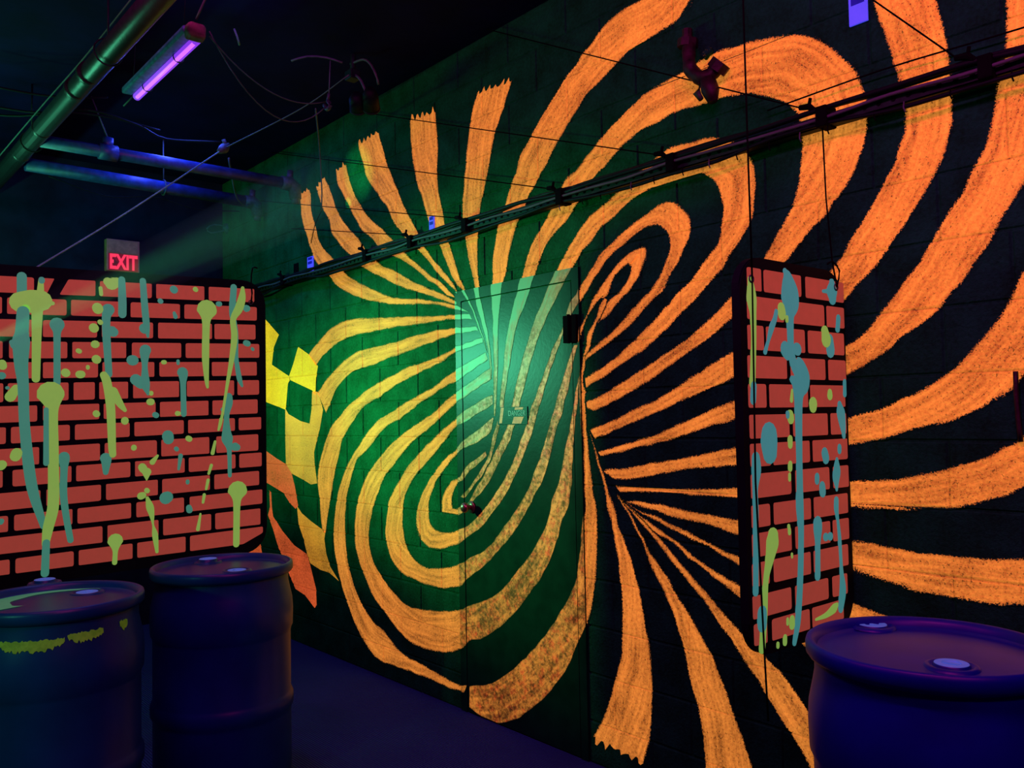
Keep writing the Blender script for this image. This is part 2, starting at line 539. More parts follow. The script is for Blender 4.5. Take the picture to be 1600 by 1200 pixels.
# the painted steel door, flush in the wall
LF = (-3.578, -2.765, 0.006, 2.100)
GAP = 0.006
door = box_obj('door_1', (LF[0], -0.006, LF[2]), (LF[1], 0.008, LF[3]), M['door'])
tag(door, kind='structure')
bm = bmesh.new()
add_box(bm, (FR[0], -0.008, 0.0), (LF[0] - GAP, 0.009, FR[2]))
add_box(bm, (LF[1] + GAP, -0.008, 0.0), (FR[1], 0.009, FR[2]))
add_box(bm, (LF[0] - GAP, -0.008, LF[3] + GAP), (LF[1] + GAP, 0.009, FR[2]))
frame = bm_obj('door_frame', bm, M['door'], door)
bm = bmesh.new()
bmesh.ops.create_cone(bm, cap_ends=True, segments=20, radius1=0.032, radius2=0.030, depth=0.008, matrix=Matrix.Translation((-3.521, -0.010, 1.046)) @ Matrix.Rotation(math.pi / 2, 4, 'X'))
knob = bm_obj('door_knob', bm, M['knob'], door, True)
bm = bmesh.new()
bmesh.ops.create_cone(bm, cap_ends=True, segments=16, radius1=0.012, radius2=0.012, depth=0.03, matrix=Matrix.Translation((-3.521, -0.026, 1.046)) @ Matrix.Rotation(math.pi / 2, 4, 'X'))
bmesh.ops.create_uvsphere(bm, u_segments=18, v_segments=10, radius=0.026, matrix=Matrix.Translation((-3.521, -0.050, 1.046)) @ Matrix.Diagonal((1, 0.8, 1, 1)))
bm_obj('knob_ball', bm, M['knob'], knob, True)
bm = bmesh.new()
add_box(bm, (-2.808, -0.020, 1.825), (-2.722, -0.0065, 1.948), 0.003)
add_tube(bm, [(-2.768, -0.022, 1.822), (-2.768, -0.022, 1.951)], 0.008, 8)
bm_obj('hinge_cover', bm, M['cord'], door)
sign = box_obj('danger_sign', (-3.295, -0.0098, 1.463), (-3.072, -0.0063, 1.548), M['door'], door, 0.0008)
text_obj('sign_lettering', 'DANGER', 0.036, Matrix.Translation((-3.150, -0.0100, 1.516)) @ Matrix.Rotation(math.pi / 2, 4, 'X'), M['signtext'], sign, 0.0004, 0.125)


def poly_face(name, pts, y, mat, parent):
    return mesh_obj(name, [(x, y, z) for x, z in pts], [tuple(range(len(pts)))], mat, parent)


poly_face('paint_patch', [(-3.283, 1.470), (-3.262, 1.470), (-3.245, 1.545), (-3.268, 1.545)], -0.0101, M['signorange'], sign)
poly_face('paint_patch', [(-3.185, 1.468), (-3.118, 1.468), (-3.098, 1.500), (-3.170, 1.500)], -0.0101, M['signorange'], sign)
poly_face('paint_patch', [(-3.165, 1.534), (-3.105, 1.534), (-3.100, 1.545), (-3.160, 1.545)], -0.0101, M['signorange'], sign)

# ------------------------------------------------------------------ the mural: each stripe a coat of paint on the blocks, the frame or the door leaf
# outlines in metres on the wall (x, z)
MURAL = [
['o', [[-5.409, 3.054], [-5.41, 3.018], [-5.384, 2.867], [-5.329, 2.77], [-5.266, 2.659], [-5.204, 2.567], [-5.116, 2.499], [-4.995, 2.423], [-4.92, 2.363], [-4.798, 2.307], [-4.641, 2.252], [-4.453, 2.202], [-4.207, 2.155], [-4.01, 2.137], [-3.825, 2.112], [-3.633, 2.067], [-3.513, 2.038]], [[-5.267, 3.058], [-5.25, 3.02], [-5.238, 2.896], [-5.181, 2.786], [-5.13, 2.683], [-5.043, 2.606], [-4.959, 2.55], [-4.876, 2.496], [-4.795, 2.424], [-4.677, 2.367], [-4.488, 2.291], [-4.275, 2.219], [-4.173, 2.196], [-4.009, 2.173], [-3.854, 2.144], [-3.706, 2.116], [-3.633, 2.094], [-3.512, 2.041]], 1],
['o', [[-5.176, 3.047], [-5.124, 2.946], [-5.081, 2.882], [-4.996, 2.786], [-4.98, 2.72], [-4.873, 2.623], [-4.792, 2.565], [-4.698, 2.502], [-4.553, 2.413], [-4.413, 2.354], [-4.259, 2.292], [-4.138, 2.243], [-4.008, 2.208], [-3.854, 2.161], [-3.735, 2.123], [-3.621, 2.09]], [[-5.05, 3.092], [-4.975, 2.991], [-4.909, 2.873], [-4.828, 2.775], [-4.733, 2.696], [-4.632, 2.619], [-4.542, 2.533], [-4.476, 2.483], [-4.362, 2.412], [-4.236, 2.367], [-4.136, 2.32], [-4.039, 2.274], [-3.944, 2.24], [-3.822, 2.192], [-3.705, 2.15], [-3.621, 2.11]], 1],
['o', [[-4.904, 3.096], [-4.889, 3.014], [-4.817, 2.924], [-4.746, 2.84], [-4.668, 2.745], [-4.593, 2.659], [-4.481, 2.592], [-4.409, 2.53], [-4.338, 2.484], [-4.187, 2.423], [-4.101, 2.381], [-4.005, 2.33], [-3.912, 2.271], [-3.822, 2.22], [-3.728, 2.16]], [[-4.772, 3.114], [-4.734, 3.02], [-4.688, 2.929], [-4.589, 2.809], [-4.478, 2.708], [-4.356, 2.628], [-4.253, 2.553], [-4.165, 2.486], [-4.068, 2.415], [-3.991, 2.368], [-3.911, 2.317], [-3.839, 2.271], [-3.762, 2.229], [-3.704, 2.188], [-3.637, 2.132]], 1],
['o', [[-4.619, 3.197], [-4.605, 3.137], [-4.561, 3.055], [-4.532, 2.974], [-4.402, 2.836], [-4.297, 2.738], [-4.23, 2.642], [-4.13, 2.55], [-4.066, 2.488], [-3.971, 2.429], [-3.879, 2.354], [-3.808, 2.284], [-3.732, 2.229], [-3.664, 2.183], [-3.614, 2.149]], [[-4.378, 3.212], [-4.324, 3.087], [-4.277, 2.98], [-4.19, 2.84], [-4.126, 2.734], [-4.062, 2.647], [-3.999, 2.563], [-3.938, 2.481], [-3.878, 2.411], [-3.806, 2.343], [-3.748, 2.297], [-3.703, 2.256], [-3.647, 2.201], [-3.614, 2.159]], 1],
['o', [[-4.048, 3.189], [-4.038, 3.051], [-4.016, 2.918], [-3.986, 2.813], [-3.932, 2.712], [-3.897, 2.623], [-3.862, 2.556], [-3.832, 2.508], [-3.774, 2.425], [-3.718, 2.33], [-3.663, 2.237], [-3.613, 2.183], [-3.553, 2.135], [-3.501, 2.066], [-3.465, 2.006], [-3.425, 1.928], [-3.395, 1.87], [-3.371, 1.82]], [[-3.791, 3.167], [-3.772, 2.982], [-3.781, 2.845], [-3.778, 2.757], [-3.751, 2.646], [-3.724, 2.555], [-3.714, 2.484], [-3.675, 2.409], [-3.632, 2.317], [-3.59, 2.227], [-3.553, 2.168], [-3.516, 2.117], [-3.48, 2.057], [-3.444, 1.995], [-3.409, 1.926], [-3.385, 1.87], [-3.368, 1.82]], 1],
['o', [[-3.428, 3.152], [-3.473, 3.072], [-3.515, 2.916], [-3.555, 2.684], [-3.569, 2.576], [-3.555, 2.489], [-3.536, 2.379], [-3.506, 2.265], [-3.481, 2.195], [-3.462, 2.111], [-3.448, 2.054], [-3.418, 1.986], [-3.389, 1.918], [-3.365, 1.842], [-3.352, 1.746], [-3.344, 1.691]], [[-3.144, 3.135], [-3.2, 3.035], [-3.279, 2.913], [-3.362, 2.675], [-3.395, 2.607], [-3.419, 2.514], [-3.438, 2.402], [-3.441, 2.282], [-3.433, 2.189], [-3.42, 2.116], [-3.401, 2.049], [-3.382, 1.982], [-3.36, 1.916], [-3.345, 1.841], [-3.339, 1.745], [-3.337, 1.691]], 1],
['o', [[-2.22, 3.225], [-2.334, 3.211], [-2.431, 3.212], [-2.506, 3.193], [-2.564, 3.164], [-2.604, 3.13], [-2.664, 3.108], [-2.706, 3.07], [-2.782, 3.03], [-2.825, 2.99], [-2.879, 2.947], [-2.924, 2.915], [-2.983, 2.865], [-3.04, 2.809], [-3.103, 2.748], [-3.138, 2.678], [-3.183, 2.61], [-3.22, 2.539], [-3.256, 2.482], [-3.282, 2.44], [-3.299, 2.379], [-3.321, 2.302], [-3.329, 2.223], [-3.331, 2.159], [-3.332, 2.105], [-3.325, 1.999], [-3.325, 1.919], [-3.32, 1.807], [-3.324, 1.69], [-3.327, 1.57], [-3.324, 1.506]], [[-2.043, 3.148], [-2.054, 3.107], [-2.073, 3.076], [-2.144, 3.052], [-2.227, 3.037], [-2.312, 3.028], [-2.376, 3.023], [-2.438, 2.995], [-2.513, 2.964], [-2.623, 2.914], [-2.704, 2.86], [-2.776, 2.799], [-2.833, 2.749], [-2.886, 2.689], [-2.945, 2.634], [-2.996, 2.579], [-3.039, 2.542], [-3.073, 2.487], [-3.136, 2.413], [-3.162, 2.355], [-3.193, 2.282], [-3.219, 2.208], [-3.24, 2.157], [-3.257, 2.086], [-3.275, 1.994], [-3.282, 1.925], [-3.285, 1.805], [-3.294, 1.689], [-3.307, 1.569], [-3.316, 1.506]], 0],
['o', [[-2.682, 1.525], [-2.625, 1.519], [-2.543, 1.547], [-2.454, 1.58], [-2.386, 1.606], [-2.316, 1.637], [-2.192, 1.698], [-2.087, 1.748], [-2.013, 1.787], [-1.954, 1.825], [-1.878, 1.87], [-1.78, 1.945], [-1.687, 2.019], [-1.648, 2.051], [-1.602, 2.095], [-1.572, 2.123], [-1.523, 2.158], [-1.491, 2.195], [-1.456, 2.231], [-1.42, 2.28], [-1.396, 2.324], [-1.38, 2.366], [-1.369, 2.416], [-1.363, 2.461], [-1.364, 2.499], [-1.377, 2.556], [-1.393, 2.61], [-1.418, 2.644], [-1.457, 2.696], [-1.495, 2.742], [-1.541, 2.78], [-1.601, 2.815], [-1.645, 2.829], [-1.728, 2.847], [-1.816, 2.861], [-1.864, 2.859], [-1.935, 2.871], [-1.989, 2.865], [-2.065, 2.858], [-2.135, 2.842], [-2.21, 2.838], [-2.295, 2.822], [-2.383, 2.787], [-2.457, 2.753], [-2.532, 2.719], [-2.619, 2.665], [-2.679, 2.629], [-2.721, 2.596], [-2.783, 2.576], [-2.827, 2.527], [-2.862, 2.49], [-2.93, 2.405], [-2.976, 2.369], [-3.032, 2.312], [-3.071, 2.241], [-3.101, 2.169], [-3.136, 2.097], [-3.177, 2.008], [-3.202, 1.949], [-3.224, 1.873], [-3.241, 1.786], [-3.258, 1.703], [-3.271, 1.615], [-3.283, 1.537], [-3.305, 1.465], [-3.337, 1.411], [-3.361, 1.348], [-3.402, 1.277], [-3.471, 1.21], [-3.554, 1.132], [-3.615, 1.093]], [[-2.685, 1.559], [-2.675, 1.564], [-2.56, 1.605], [-2.489, 1.629], [-2.405, 1.668], [-2.314, 1.71], [-2.216, 1.75], [-2.122, 1.796], [-2.085, 1.82], [-1.966, 1.896], [-1.875, 1.966], [-1.824, 2.009], [-1.782, 2.045], [-1.754, 2.087], [-1.713, 2.137], [-1.681, 2.177], [-1.654, 2.217], [-1.635, 2.269], [-1.626, 2.306], [-1.614, 2.37], [-1.61, 2.425], [-1.61, 2.482], [-1.612, 2.489], [-1.623, 2.53], [-1.654, 2.573], [-1.705, 2.609], [-1.769, 2.642], [-1.842, 2.667], [-1.927, 2.678], [-1.98, 2.681], [-2.055, 2.686], [-2.14, 2.69], [-2.205, 2.68], [-2.272, 2.67], [-2.341, 2.662], [-2.395, 2.641], [-2.461, 2.617], [-2.526, 2.572], [-2.595, 2.539], [-2.656, 2.49], [-2.693, 2.455], [-2.738, 2.421], [-2.789, 2.373], [-2.854, 2.341], [-2.92, 2.293], [-2.966, 2.232], [-3.004, 2.162], [-3.043, 2.091], [-3.086, 2.02], [-3.136, 1.942], [-3.166, 1.868], [-3.193, 1.777], [-3.215, 1.691], [-3.236, 1.614], [-3.253, 1.536], [-3.28, 1.465], [-3.301, 1.412], [-3.333, 1.348], [-3.371, 1.278], [-3.429, 1.212], [-3.51, 1.144], [-3.577, 1.088]], 0],
['o', [[-2.687, 1.618], [-2.622, 1.643], [-2.558, 1.668], [-2.474, 1.707], [-2.403, 1.737], [-2.322, 1.771], [-2.24, 1.826], [-2.18, 1.866], [-2.135, 1.902], [-2.071, 1.94], [-2.003, 1.998], [-1.949, 2.039], [-1.913, 2.082], [-1.869, 2.129], [-1.832, 2.17], [-1.812, 2.206], [-1.799, 2.262], [-1.794, 2.308], [-1.797, 2.38], [-1.809, 2.425], [-1.841, 2.475], [-1.87, 2.502], [-1.904, 2.518], [-1.961, 2.543], [-2.02, 2.556], [-2.112, 2.562], [-2.203, 2.56], [-2.277, 2.531], [-2.346, 2.508], [-2.4, 2.48], [-2.474, 2.448], [-2.53, 2.421], [-2.588, 2.397], [-2.66, 2.363], [-2.73, 2.304], [-2.793, 2.243], [-2.837, 2.197], [-2.881, 2.139], [-2.918, 2.09], [-2.95, 2.035], [-2.973, 2.008], [-3.02, 1.937], [-3.064, 1.85], [-3.108, 1.762], [-3.148, 1.666], [-3.184, 1.575], [-3.221, 1.468], [-3.272, 1.39], [-3.34, 1.31], [-3.403, 1.229], [-3.473, 1.152], [-3.528, 1.094], [-3.55, 1.06]], [[-2.691, 1.669], [-2.595, 1.708], [-2.507, 1.744], [-2.411, 1.807], [-2.319, 1.863], [-2.281, 1.892], [-2.207, 1.948], [-2.147, 1.992], [-2.093, 2.03], [-2.046, 2.073], [-2.005, 2.108], [-1.975, 2.14], [-1.959, 2.181], [-1.951, 2.228], [-1.944, 2.28], [-1.954, 2.326], [-1.976, 2.372], [-2.034, 2.415], [-2.117, 2.422], [-2.214, 2.42], [-2.298, 2.412], [-2.367, 2.401], [-2.44, 2.367], [-2.496, 2.337], [-2.572, 2.304], [-2.631, 2.259], [-2.684, 2.225], [-2.734, 2.176], [-2.776, 2.13], [-2.819, 2.087], [-2.854, 2.038], [-2.89, 1.998], [-2.945, 1.924], [-3.0, 1.845], [-3.039, 1.767], [-3.073, 1.693], [-3.103, 1.625], [-3.138, 1.534], [-3.168, 1.467], [-3.204, 1.39], [-3.265, 1.318], [-3.326, 1.238], [-3.379, 1.173], [-3.448, 1.115], [-3.523, 1.065]], 0],
['o', [[-2.694, 1.762], [-2.662, 1.786], [-2.616, 1.809], [-2.541, 1.848], [-2.468, 1.895], [-2.41, 1.94], [-2.339, 1.985], [-2.287, 2.023], [-2.252, 2.065], [-2.224, 2.112], [-2.206, 2.148], [-2.205, 2.192], [-2.22, 2.233], [-2.262, 2.259], [-2.33, 2.26], [-2.39, 2.237], [-2.456, 2.207], [-2.519, 2.177], [-2.577, 2.13], [-2.629, 2.082], [-2.678, 2.031], [-2.711, 2.001], [-2.761, 1.95], [-2.799, 1.916], [-2.849, 1.813], [-2.898, 1.734], [-2.94, 1.648], [-2.977, 1.57], [-3.01, 1.502], [-3.04, 1.427], [-3.083, 1.361], [-3.132, 1.275], [-3.196, 1.19], [-3.231, 1.142], [-3.306, 1.066], [-3.384, 0.998], [-3.463, 0.937], [-3.572, 0.882], [-3.627, 0.851], [-3.759, 0.811], [-3.877, 0.792], [-3.95, 0.809], [-4.012, 0.845], [-4.041, 0.913], [-4.033, 0.995], [-3.993, 1.068], [-3.929, 1.148], [-3.836, 1.231], [-3.728, 1.302], [-3.631, 1.347], [-3.574, 1.388], [-3.449, 1.443], [-3.334, 1.503]], [[-2.683, 1.737], [-2.663, 1.75], [-2.6, 1.782], [-2.523, 1.816], [-2.445, 1.852], [-2.38, 1.894], [-2.324, 1.936], [-2.278, 1.97], [-2.228, 2.002], [-2.193, 2.056], [-2.153, 2.101], [-2.12, 2.152], [-2.093, 2.198], [-2.089, 2.242], [-2.106, 2.283], [-2.146, 2.321], [-2.19, 2.345], [-2.249, 2.342], [-2.328, 2.318], [-2.399, 2.292], [-2.48, 2.252], [-2.548, 2.22], [-2.607, 2.176], [-2.655, 2.127], [-2.708, 2.078], [-2.73, 2.038], [-2.772, 2.008], [-2.807, 1.931], [-2.838, 1.876], [-2.883, 1.816], [-2.928, 1.745], [-2.974, 1.665], [-3.021, 1.586], [-3.055, 1.527], [-3.08, 1.467], [-3.118, 1.406], [-3.153, 1.335], [-3.203, 1.267], [-3.268, 1.187], [-3.33, 1.121], [-3.408, 1.053], [-3.477, 1.001], [-3.586, 0.937], [-3.739, 0.9], [-3.845, 0.905], [-3.904, 0.941], [-3.914, 1.003], [-3.901, 1.062], [-3.869, 1.116], [-3.819, 1.18], [-3.73, 1.251], [-3.631, 1.317], [-3.575, 1.345], [-3.451, 1.382], [-3.362, 1.424], [-3.329, 1.49]], 0],
['o', [[-2.721, 1.809], [-2.742, 1.768], [-2.769, 1.698], [-2.787, 1.642], [-2.814, 1.571], [-2.841, 1.499], [-2.873, 1.442], [-2.905, 1.369], [-2.929, 1.295], [-2.975, 1.206], [-2.998, 1.175], [-3.059, 1.097], [-3.13, 1.011], [-3.228, 0.912], [-3.338, 0.823], [-3.442, 0.748], [-3.566, 0.678], [-3.622, 0.634], [-3.776, 0.597], [-3.913, 0.588], [-4.049, 0.605], [-4.179, 0.624], [-4.278, 0.674], [-4.345, 0.758], [-4.364, 0.849], [-4.348, 0.943], [-4.325, 1.019], [-4.268, 1.096], [-4.164, 1.191], [-4.084, 1.259], [-3.968, 1.332], [-3.905, 1.371], [-3.783, 1.437], [-3.626, 1.51], [-3.57, 1.536], [-3.445, 1.582], [-3.336, 1.614]], [[-2.745, 1.811], [-2.779, 1.765], [-2.81, 1.7], [-2.846, 1.63], [-2.878, 1.558], [-2.905, 1.5], [-2.938, 1.427], [-2.97, 1.353], [-3.008, 1.287], [-3.055, 1.202], [-3.089, 1.15], [-3.152, 1.077], [-3.235, 0.994], [-3.336, 0.901], [-3.44, 0.828], [-3.564, 0.776], [-3.619, 0.753], [-3.791, 0.706], [-3.953, 0.694], [-4.065, 0.727], [-4.129, 0.78], [-4.166, 0.866], [-4.17, 0.956], [-4.155, 1.047], [-4.087, 1.134], [-4.002, 1.208], [-3.877, 1.289], [-3.785, 1.352], [-3.696, 1.42], [-3.627, 1.46], [-3.572, 1.477], [-3.447, 1.521], [-3.337, 1.563]], 0],
['o', [[-2.721, 1.667], [-2.727, 1.597], [-2.738, 1.526], [-2.756, 1.441], [-2.777, 1.299], [-2.78, 1.214], [-2.798, 1.136], [-2.808, 1.099], [-2.843, 1.039], [-2.888, 0.935], [-2.942, 0.837], [-3.025, 0.73], [-3.128, 0.626], [-3.239, 0.527], [-3.349, 0.453], [-3.452, 0.397], [-3.559, 0.361], [-3.626, 0.313], [-3.756, 0.265], [-3.892, 0.246], [-4.04, 0.245], [-4.168, 0.268], [-4.287, 0.322], [-4.41, 0.391], [-4.517, 0.457], [-4.604, 0.552], [-4.67, 0.64], [-4.714, 0.74], [-4.72, 0.838], [-4.702, 0.948], [-4.653, 1.057], [-4.575, 1.157], [-4.462, 1.249], [-4.331, 1.338], [-4.192, 1.402], [-4.047, 1.463], [-3.87, 1.528], [-3.738, 1.597], [-3.628, 1.637], [-3.352, 1.746]], [[-2.725, 1.668], [-2.752, 1.583], [-2.77, 1.521], [-2.793, 1.442], [-2.816, 1.37], [-2.844, 1.283], [-2.867, 1.21], [-2.908, 1.13], [-2.926, 1.085], [-2.959, 1.001], [-3.019, 0.922], [-3.089, 0.841], [-3.185, 0.754], [-3.293, 0.657], [-3.421, 0.592], [-3.57, 0.538], [-3.626, 0.513], [-3.826, 0.475], [-3.99, 0.456], [-4.137, 0.458], [-4.249, 0.496], [-4.35, 0.547], [-4.441, 0.61], [-4.512, 0.685], [-4.546, 0.787], [-4.529, 0.884], [-4.49, 0.982], [-4.43, 1.069], [-4.356, 1.166], [-4.251, 1.243], [-4.148, 1.318], [-3.997, 1.402], [-3.872, 1.455], [-3.751, 1.522], [-3.63, 1.581], [-3.344, 1.691]], 0],
['o', [[-3.61, 0.089], [-3.761, 0.081], [-3.957, 0.089], [-4.172, 0.089], [-4.397, 0.086], [-4.518, 0.107], [-4.635, 0.172], [-4.725, 0.252], [-4.802, 0.338], [-4.864, 0.427], [-4.919, 0.52], [-4.966, 0.635], [-4.989, 0.746], [-4.978, 0.856], [-4.951, 0.972], [-4.907, 1.075], [-4.848, 1.166], [-4.781, 1.248], [-4.662, 1.341], [-4.568, 1.419], [-4.456, 1.484], [-4.362, 1.521], [-4.243, 1.556], [-4.108, 1.604], [-3.979, 1.639], [-3.836, 1.679], [-3.717, 1.729], [-3.625, 1.758], [-3.386, 1.828]], [[-3.581, 0.137], [-3.658, 0.124], [-3.76, 0.131], [-3.894, 0.146], [-4.042, 0.165], [-4.125, 0.166], [-4.276, 0.212], [-4.413, 0.286], [-4.484, 0.293], [-4.63, 0.383], [-4.72, 0.479], [-4.781, 0.576], [-4.818, 0.691], [-4.831, 0.808], [-4.829, 0.908], [-4.811, 1.008], [-4.777, 1.09], [-4.728, 1.182], [-4.663, 1.263], [-4.511, 1.343], [-4.422, 1.408], [-4.314, 1.464], [-4.19, 1.5], [-4.057, 1.552], [-3.899, 1.612], [-3.765, 1.659], [-3.621, 1.697], [-3.367, 1.788]], 0],
['o', [[-5.117, 0.775], [-5.143, 0.802], [-5.159, 0.884], [-5.174, 0.987], [-5.199, 1.09], [-5.188, 1.175], [-5.141, 1.281], [-5.069, 1.386], [-5.008, 1.46], [-4.897, 1.528], [-4.774, 1.598], [-4.655, 1.642], [-4.54, 1.689], [-4.392, 1.729], [-4.238, 1.762], [-4.083, 1.798], [-3.943, 1.811], [-3.79, 1.839], [-3.633, 1.875], [-3.41, 1.904]], [[-5.091, 0.777], [-5.073, 0.828], [-5.036, 0.946], [-4.999, 1.05], [-4.955, 1.175], [-4.903, 1.277], [-4.851, 1.379], [-4.801, 1.427], [-4.697, 1.506], [-4.58, 1.582], [-4.395, 1.634], [-4.219, 1.695], [-4.085, 1.726], [-3.944, 1.761], [-3.791, 1.791], [-3.634, 1.842], [-3.406, 1.874]], 0],
['o', [[-5.186, 1.689], [-5.088, 1.752], [-4.974, 1.817], [-4.848, 1.871], [-4.687, 1.92], [-4.534, 1.932], [-4.302, 1.945], [-4.099, 1.962], [-3.939, 1.973], [-3.786, 1.98], [-3.63, 1.973], [-3.456, 1.966]], [[-5.066, 1.551], [-5.004, 1.612], [-4.935, 1.692], [-4.835, 1.749], [-4.69, 1.805], [-4.537, 1.816], [-4.354, 1.844], [-4.181, 1.866], [-4.016, 1.89], [-3.86, 1.91], [-3.711, 1.929], [-3.631, 1.939], [-3.44, 1.939]], 0],
['o', [[-5.309, 1.947], [-5.216, 2.0], [-5.081, 2.065], [-4.926, 2.113], [-4.762, 2.129], [-4.567, 2.126], [-4.419, 2.107], [-4.175, 2.089], [-3.936, 2.068], [-3.64, 2.044], [-3.513, 2.034]], [[-5.192, 1.862], [-5.128, 1.909], [-5.014, 1.955], [-4.887, 1.995], [-4.724, 2.018], [-4.532, 2.025], [-4.35, 2.028], [-4.177, 2.027], [-3.937, 2.022], [-3.785, 2.022], [-3.629, 2.013], [-3.487, 2.002]], 0],
['o', [[-3.4, 1.331], [-3.48, 1.291], [-3.561, 1.25], [-3.607, 1.205], [-3.635, 1.191], [-3.703, 1.168], [-3.762, 1.115], [-3.799, 1.051], [-3.8, 1.011], [-3.766, 0.982], [-3.697, 0.978], [-3.595, 1.008]], [[-3.39, 1.309], [-3.47, 1.259], [-3.563, 1.207], [-3.591, 1.18], [-3.647, 1.154], [-3.682, 1.109], [-3.7, 1.058], [-3.684, 1.029], [-3.622, 1.039], [-3.594, 1.058]], 0],
['o', [[-2.702, 1.762], [-2.721, 1.681], [-2.723, 1.597], [-2.719, 1.484], [-2.714, 1.38], [-2.713, 1.273], [-2.716, 1.189], [-2.711, 1.1], [-2.726, 1.006], [-2.732, 0.944], [-2.755, 0.835], [-2.778, 0.757], [-2.831, 0.676], [-2.881, 0.614], [-2.997, 0.482], [-3.1, 0.386], [-3.244, 0.276], [-3.394, 0.187], [-3.562, 0.138]], [[-2.683, 1.736], [-2.701, 1.675], [-2.702, 1.649], [-2.691, 1.61], [-2.69, 1.525], [-2.684, 1.441], [-2.679, 1.358], [-2.666, 1.274], [-2.651, 1.145], [-2.64, 1.11], [-2.636, 1.008], [-2.64, 0.885], [-2.655, 0.779], [-2.673, 0.694], [-2.703, 0.601], [-2.757, 0.514], [-2.84, 0.372], [-2.938, 0.265], [-3.055, 0.163], [-3.214, 0.055], [-3.4, -0.002], [-3.565, 0.028]], 0],
['o', [[-2.631, 2.02], [-2.681, 1.933], [-2.714, 1.894], [-2.723, 1.866], [-2.723, 1.818]], [[-2.574, 2.013], [-2.613, 1.982], [-2.653, 1.944], [-2.682, 1.902], [-2.703, 1.859], [-2.719, 1.817]], 0],
['o', [[-2.57, 2.004], [-2.594, 1.974], [-2.618, 1.926], [-2.647, 1.887], [-2.676, 1.848], [-2.685, 1.806], [-2.702, 1.757]], [[-2.544, 1.988], [-2.56, 1.956], [-2.584, 1.92], [-2.608, 1.9], [-2.628, 1.866], [-2.645, 1.831], [-2.662, 1.788], [-2.691, 1.745]], 0],
['o', [[-2.631, 2.017], [-2.572, 2.068], [-2.521, 2.116], [-2.457, 2.153], [-2.403, 2.18], [-2.357, 2.188], [-2.322, 2.183]], [[-2.57, 2.002], [-2.54, 2.009], [-2.523, 2.048], [-2.496, 2.086], [-2.459, 2.113], [-2.422, 2.124], [-2.415, 2.117]], 0],
['o', [[-2.322, 2.183], [-2.316, 2.153], [-2.335, 2.108], [-2.361, 2.067], [-2.408, 2.02], [-2.463, 1.986], [-2.508, 1.951], [-2.558, 1.915], [-2.608, 1.895]], [[-2.419, 2.121], [-2.412, 2.106], [-2.416, 2.088], [-2.443, 2.051], [-2.487, 2.016], [-2.54, 1.987], [-2.552, 1.972], [-2.572, 1.941], [-2.6, 1.905]], 0],
['o', [[-2.677, 1.441], [-2.655, 1.372], [-2.634, 1.303], [-2.606, 1.235], [-2.586, 1.149], [-2.583, 1.127], [-2.559, 1.047], [-2.536, 0.955], [-2.517, 0.85], [-2.506, 0.745], [-2.506, 0.634], [-2.511, 0.599], [-2.518, 0.491], [-2.558, 0.385], [-2.611, 0.244], [-2.65, 0.181], [-2.691, 0.11]], [[-2.673, 1.441], [-2.636, 1.358], [-2.615, 1.303], [-2.583, 1.236], [-2.556, 1.156], [-2.531, 1.125], [-2.511, 1.038], [-2.477, 0.974], [-2.444, 0.906], [-2.418, 0.836], [-2.39, 0.736], [-2.373, 0.635], [-2.352, 0.537], [-2.343, 0.398], [-2.354, 0.268], [-2.371, 0.17], [-2.404, 0.089]], 2],
['o', [[-1.354, 2.888], [-1.341, 2.83], [-1.326, 2.771], [-1.307, 2.701], [-1.289, 2.628], [-1.27, 2.56], [-1.258, 2.505], [-1.248, 2.454], [-1.251, 2.415], [-1.257, 2.371], [-1.275, 2.325], [-1.291, 2.281], [-1.32, 2.236], [-1.336, 2.205], [-1.377, 2.15], [-1.411, 2.104], [-1.446, 2.062], [-1.482, 2.01], [-1.523, 1.966], [-1.66, 1.855], [-1.874, 1.744], [-1.944, 1.718], [-2.017, 1.687], [-2.09, 1.652], [-2.168, 1.616], [-2.222, 1.592], [-2.297, 1.556], [-2.387, 1.53], [-2.48, 1.497], [-2.577, 1.468], [-2.669, 1.441]], [[-1.151, 2.816], [-1.134, 2.749], [-1.123, 2.695], [-1.114, 2.658], [-1.107, 2.61], [-1.103, 2.55], [-1.1, 2.486], [-1.097, 2.426], [-1.1, 2.386], [-1.107, 2.345], [-1.118, 2.299], [-1.133, 2.259], [-1.16, 2.21], [-1.184, 2.176], [-1.211, 2.138], [-1.243, 2.094], [-1.279, 2.049], [-1.318, 2.005], [-1.367, 1.95], [-1.423, 1.905], [-1.464, 1.864], [-1.638, 1.753], [-1.883, 1.641], [-1.946, 1.613], [-2.02, 1.592], [-2.093, 1.568], [-2.182, 1.538], [-2.277, 1.507], [-2.376, 1.475], [-2.477, 1.445], [-2.562, 1.414], [-2.639, 1.397]], 0],
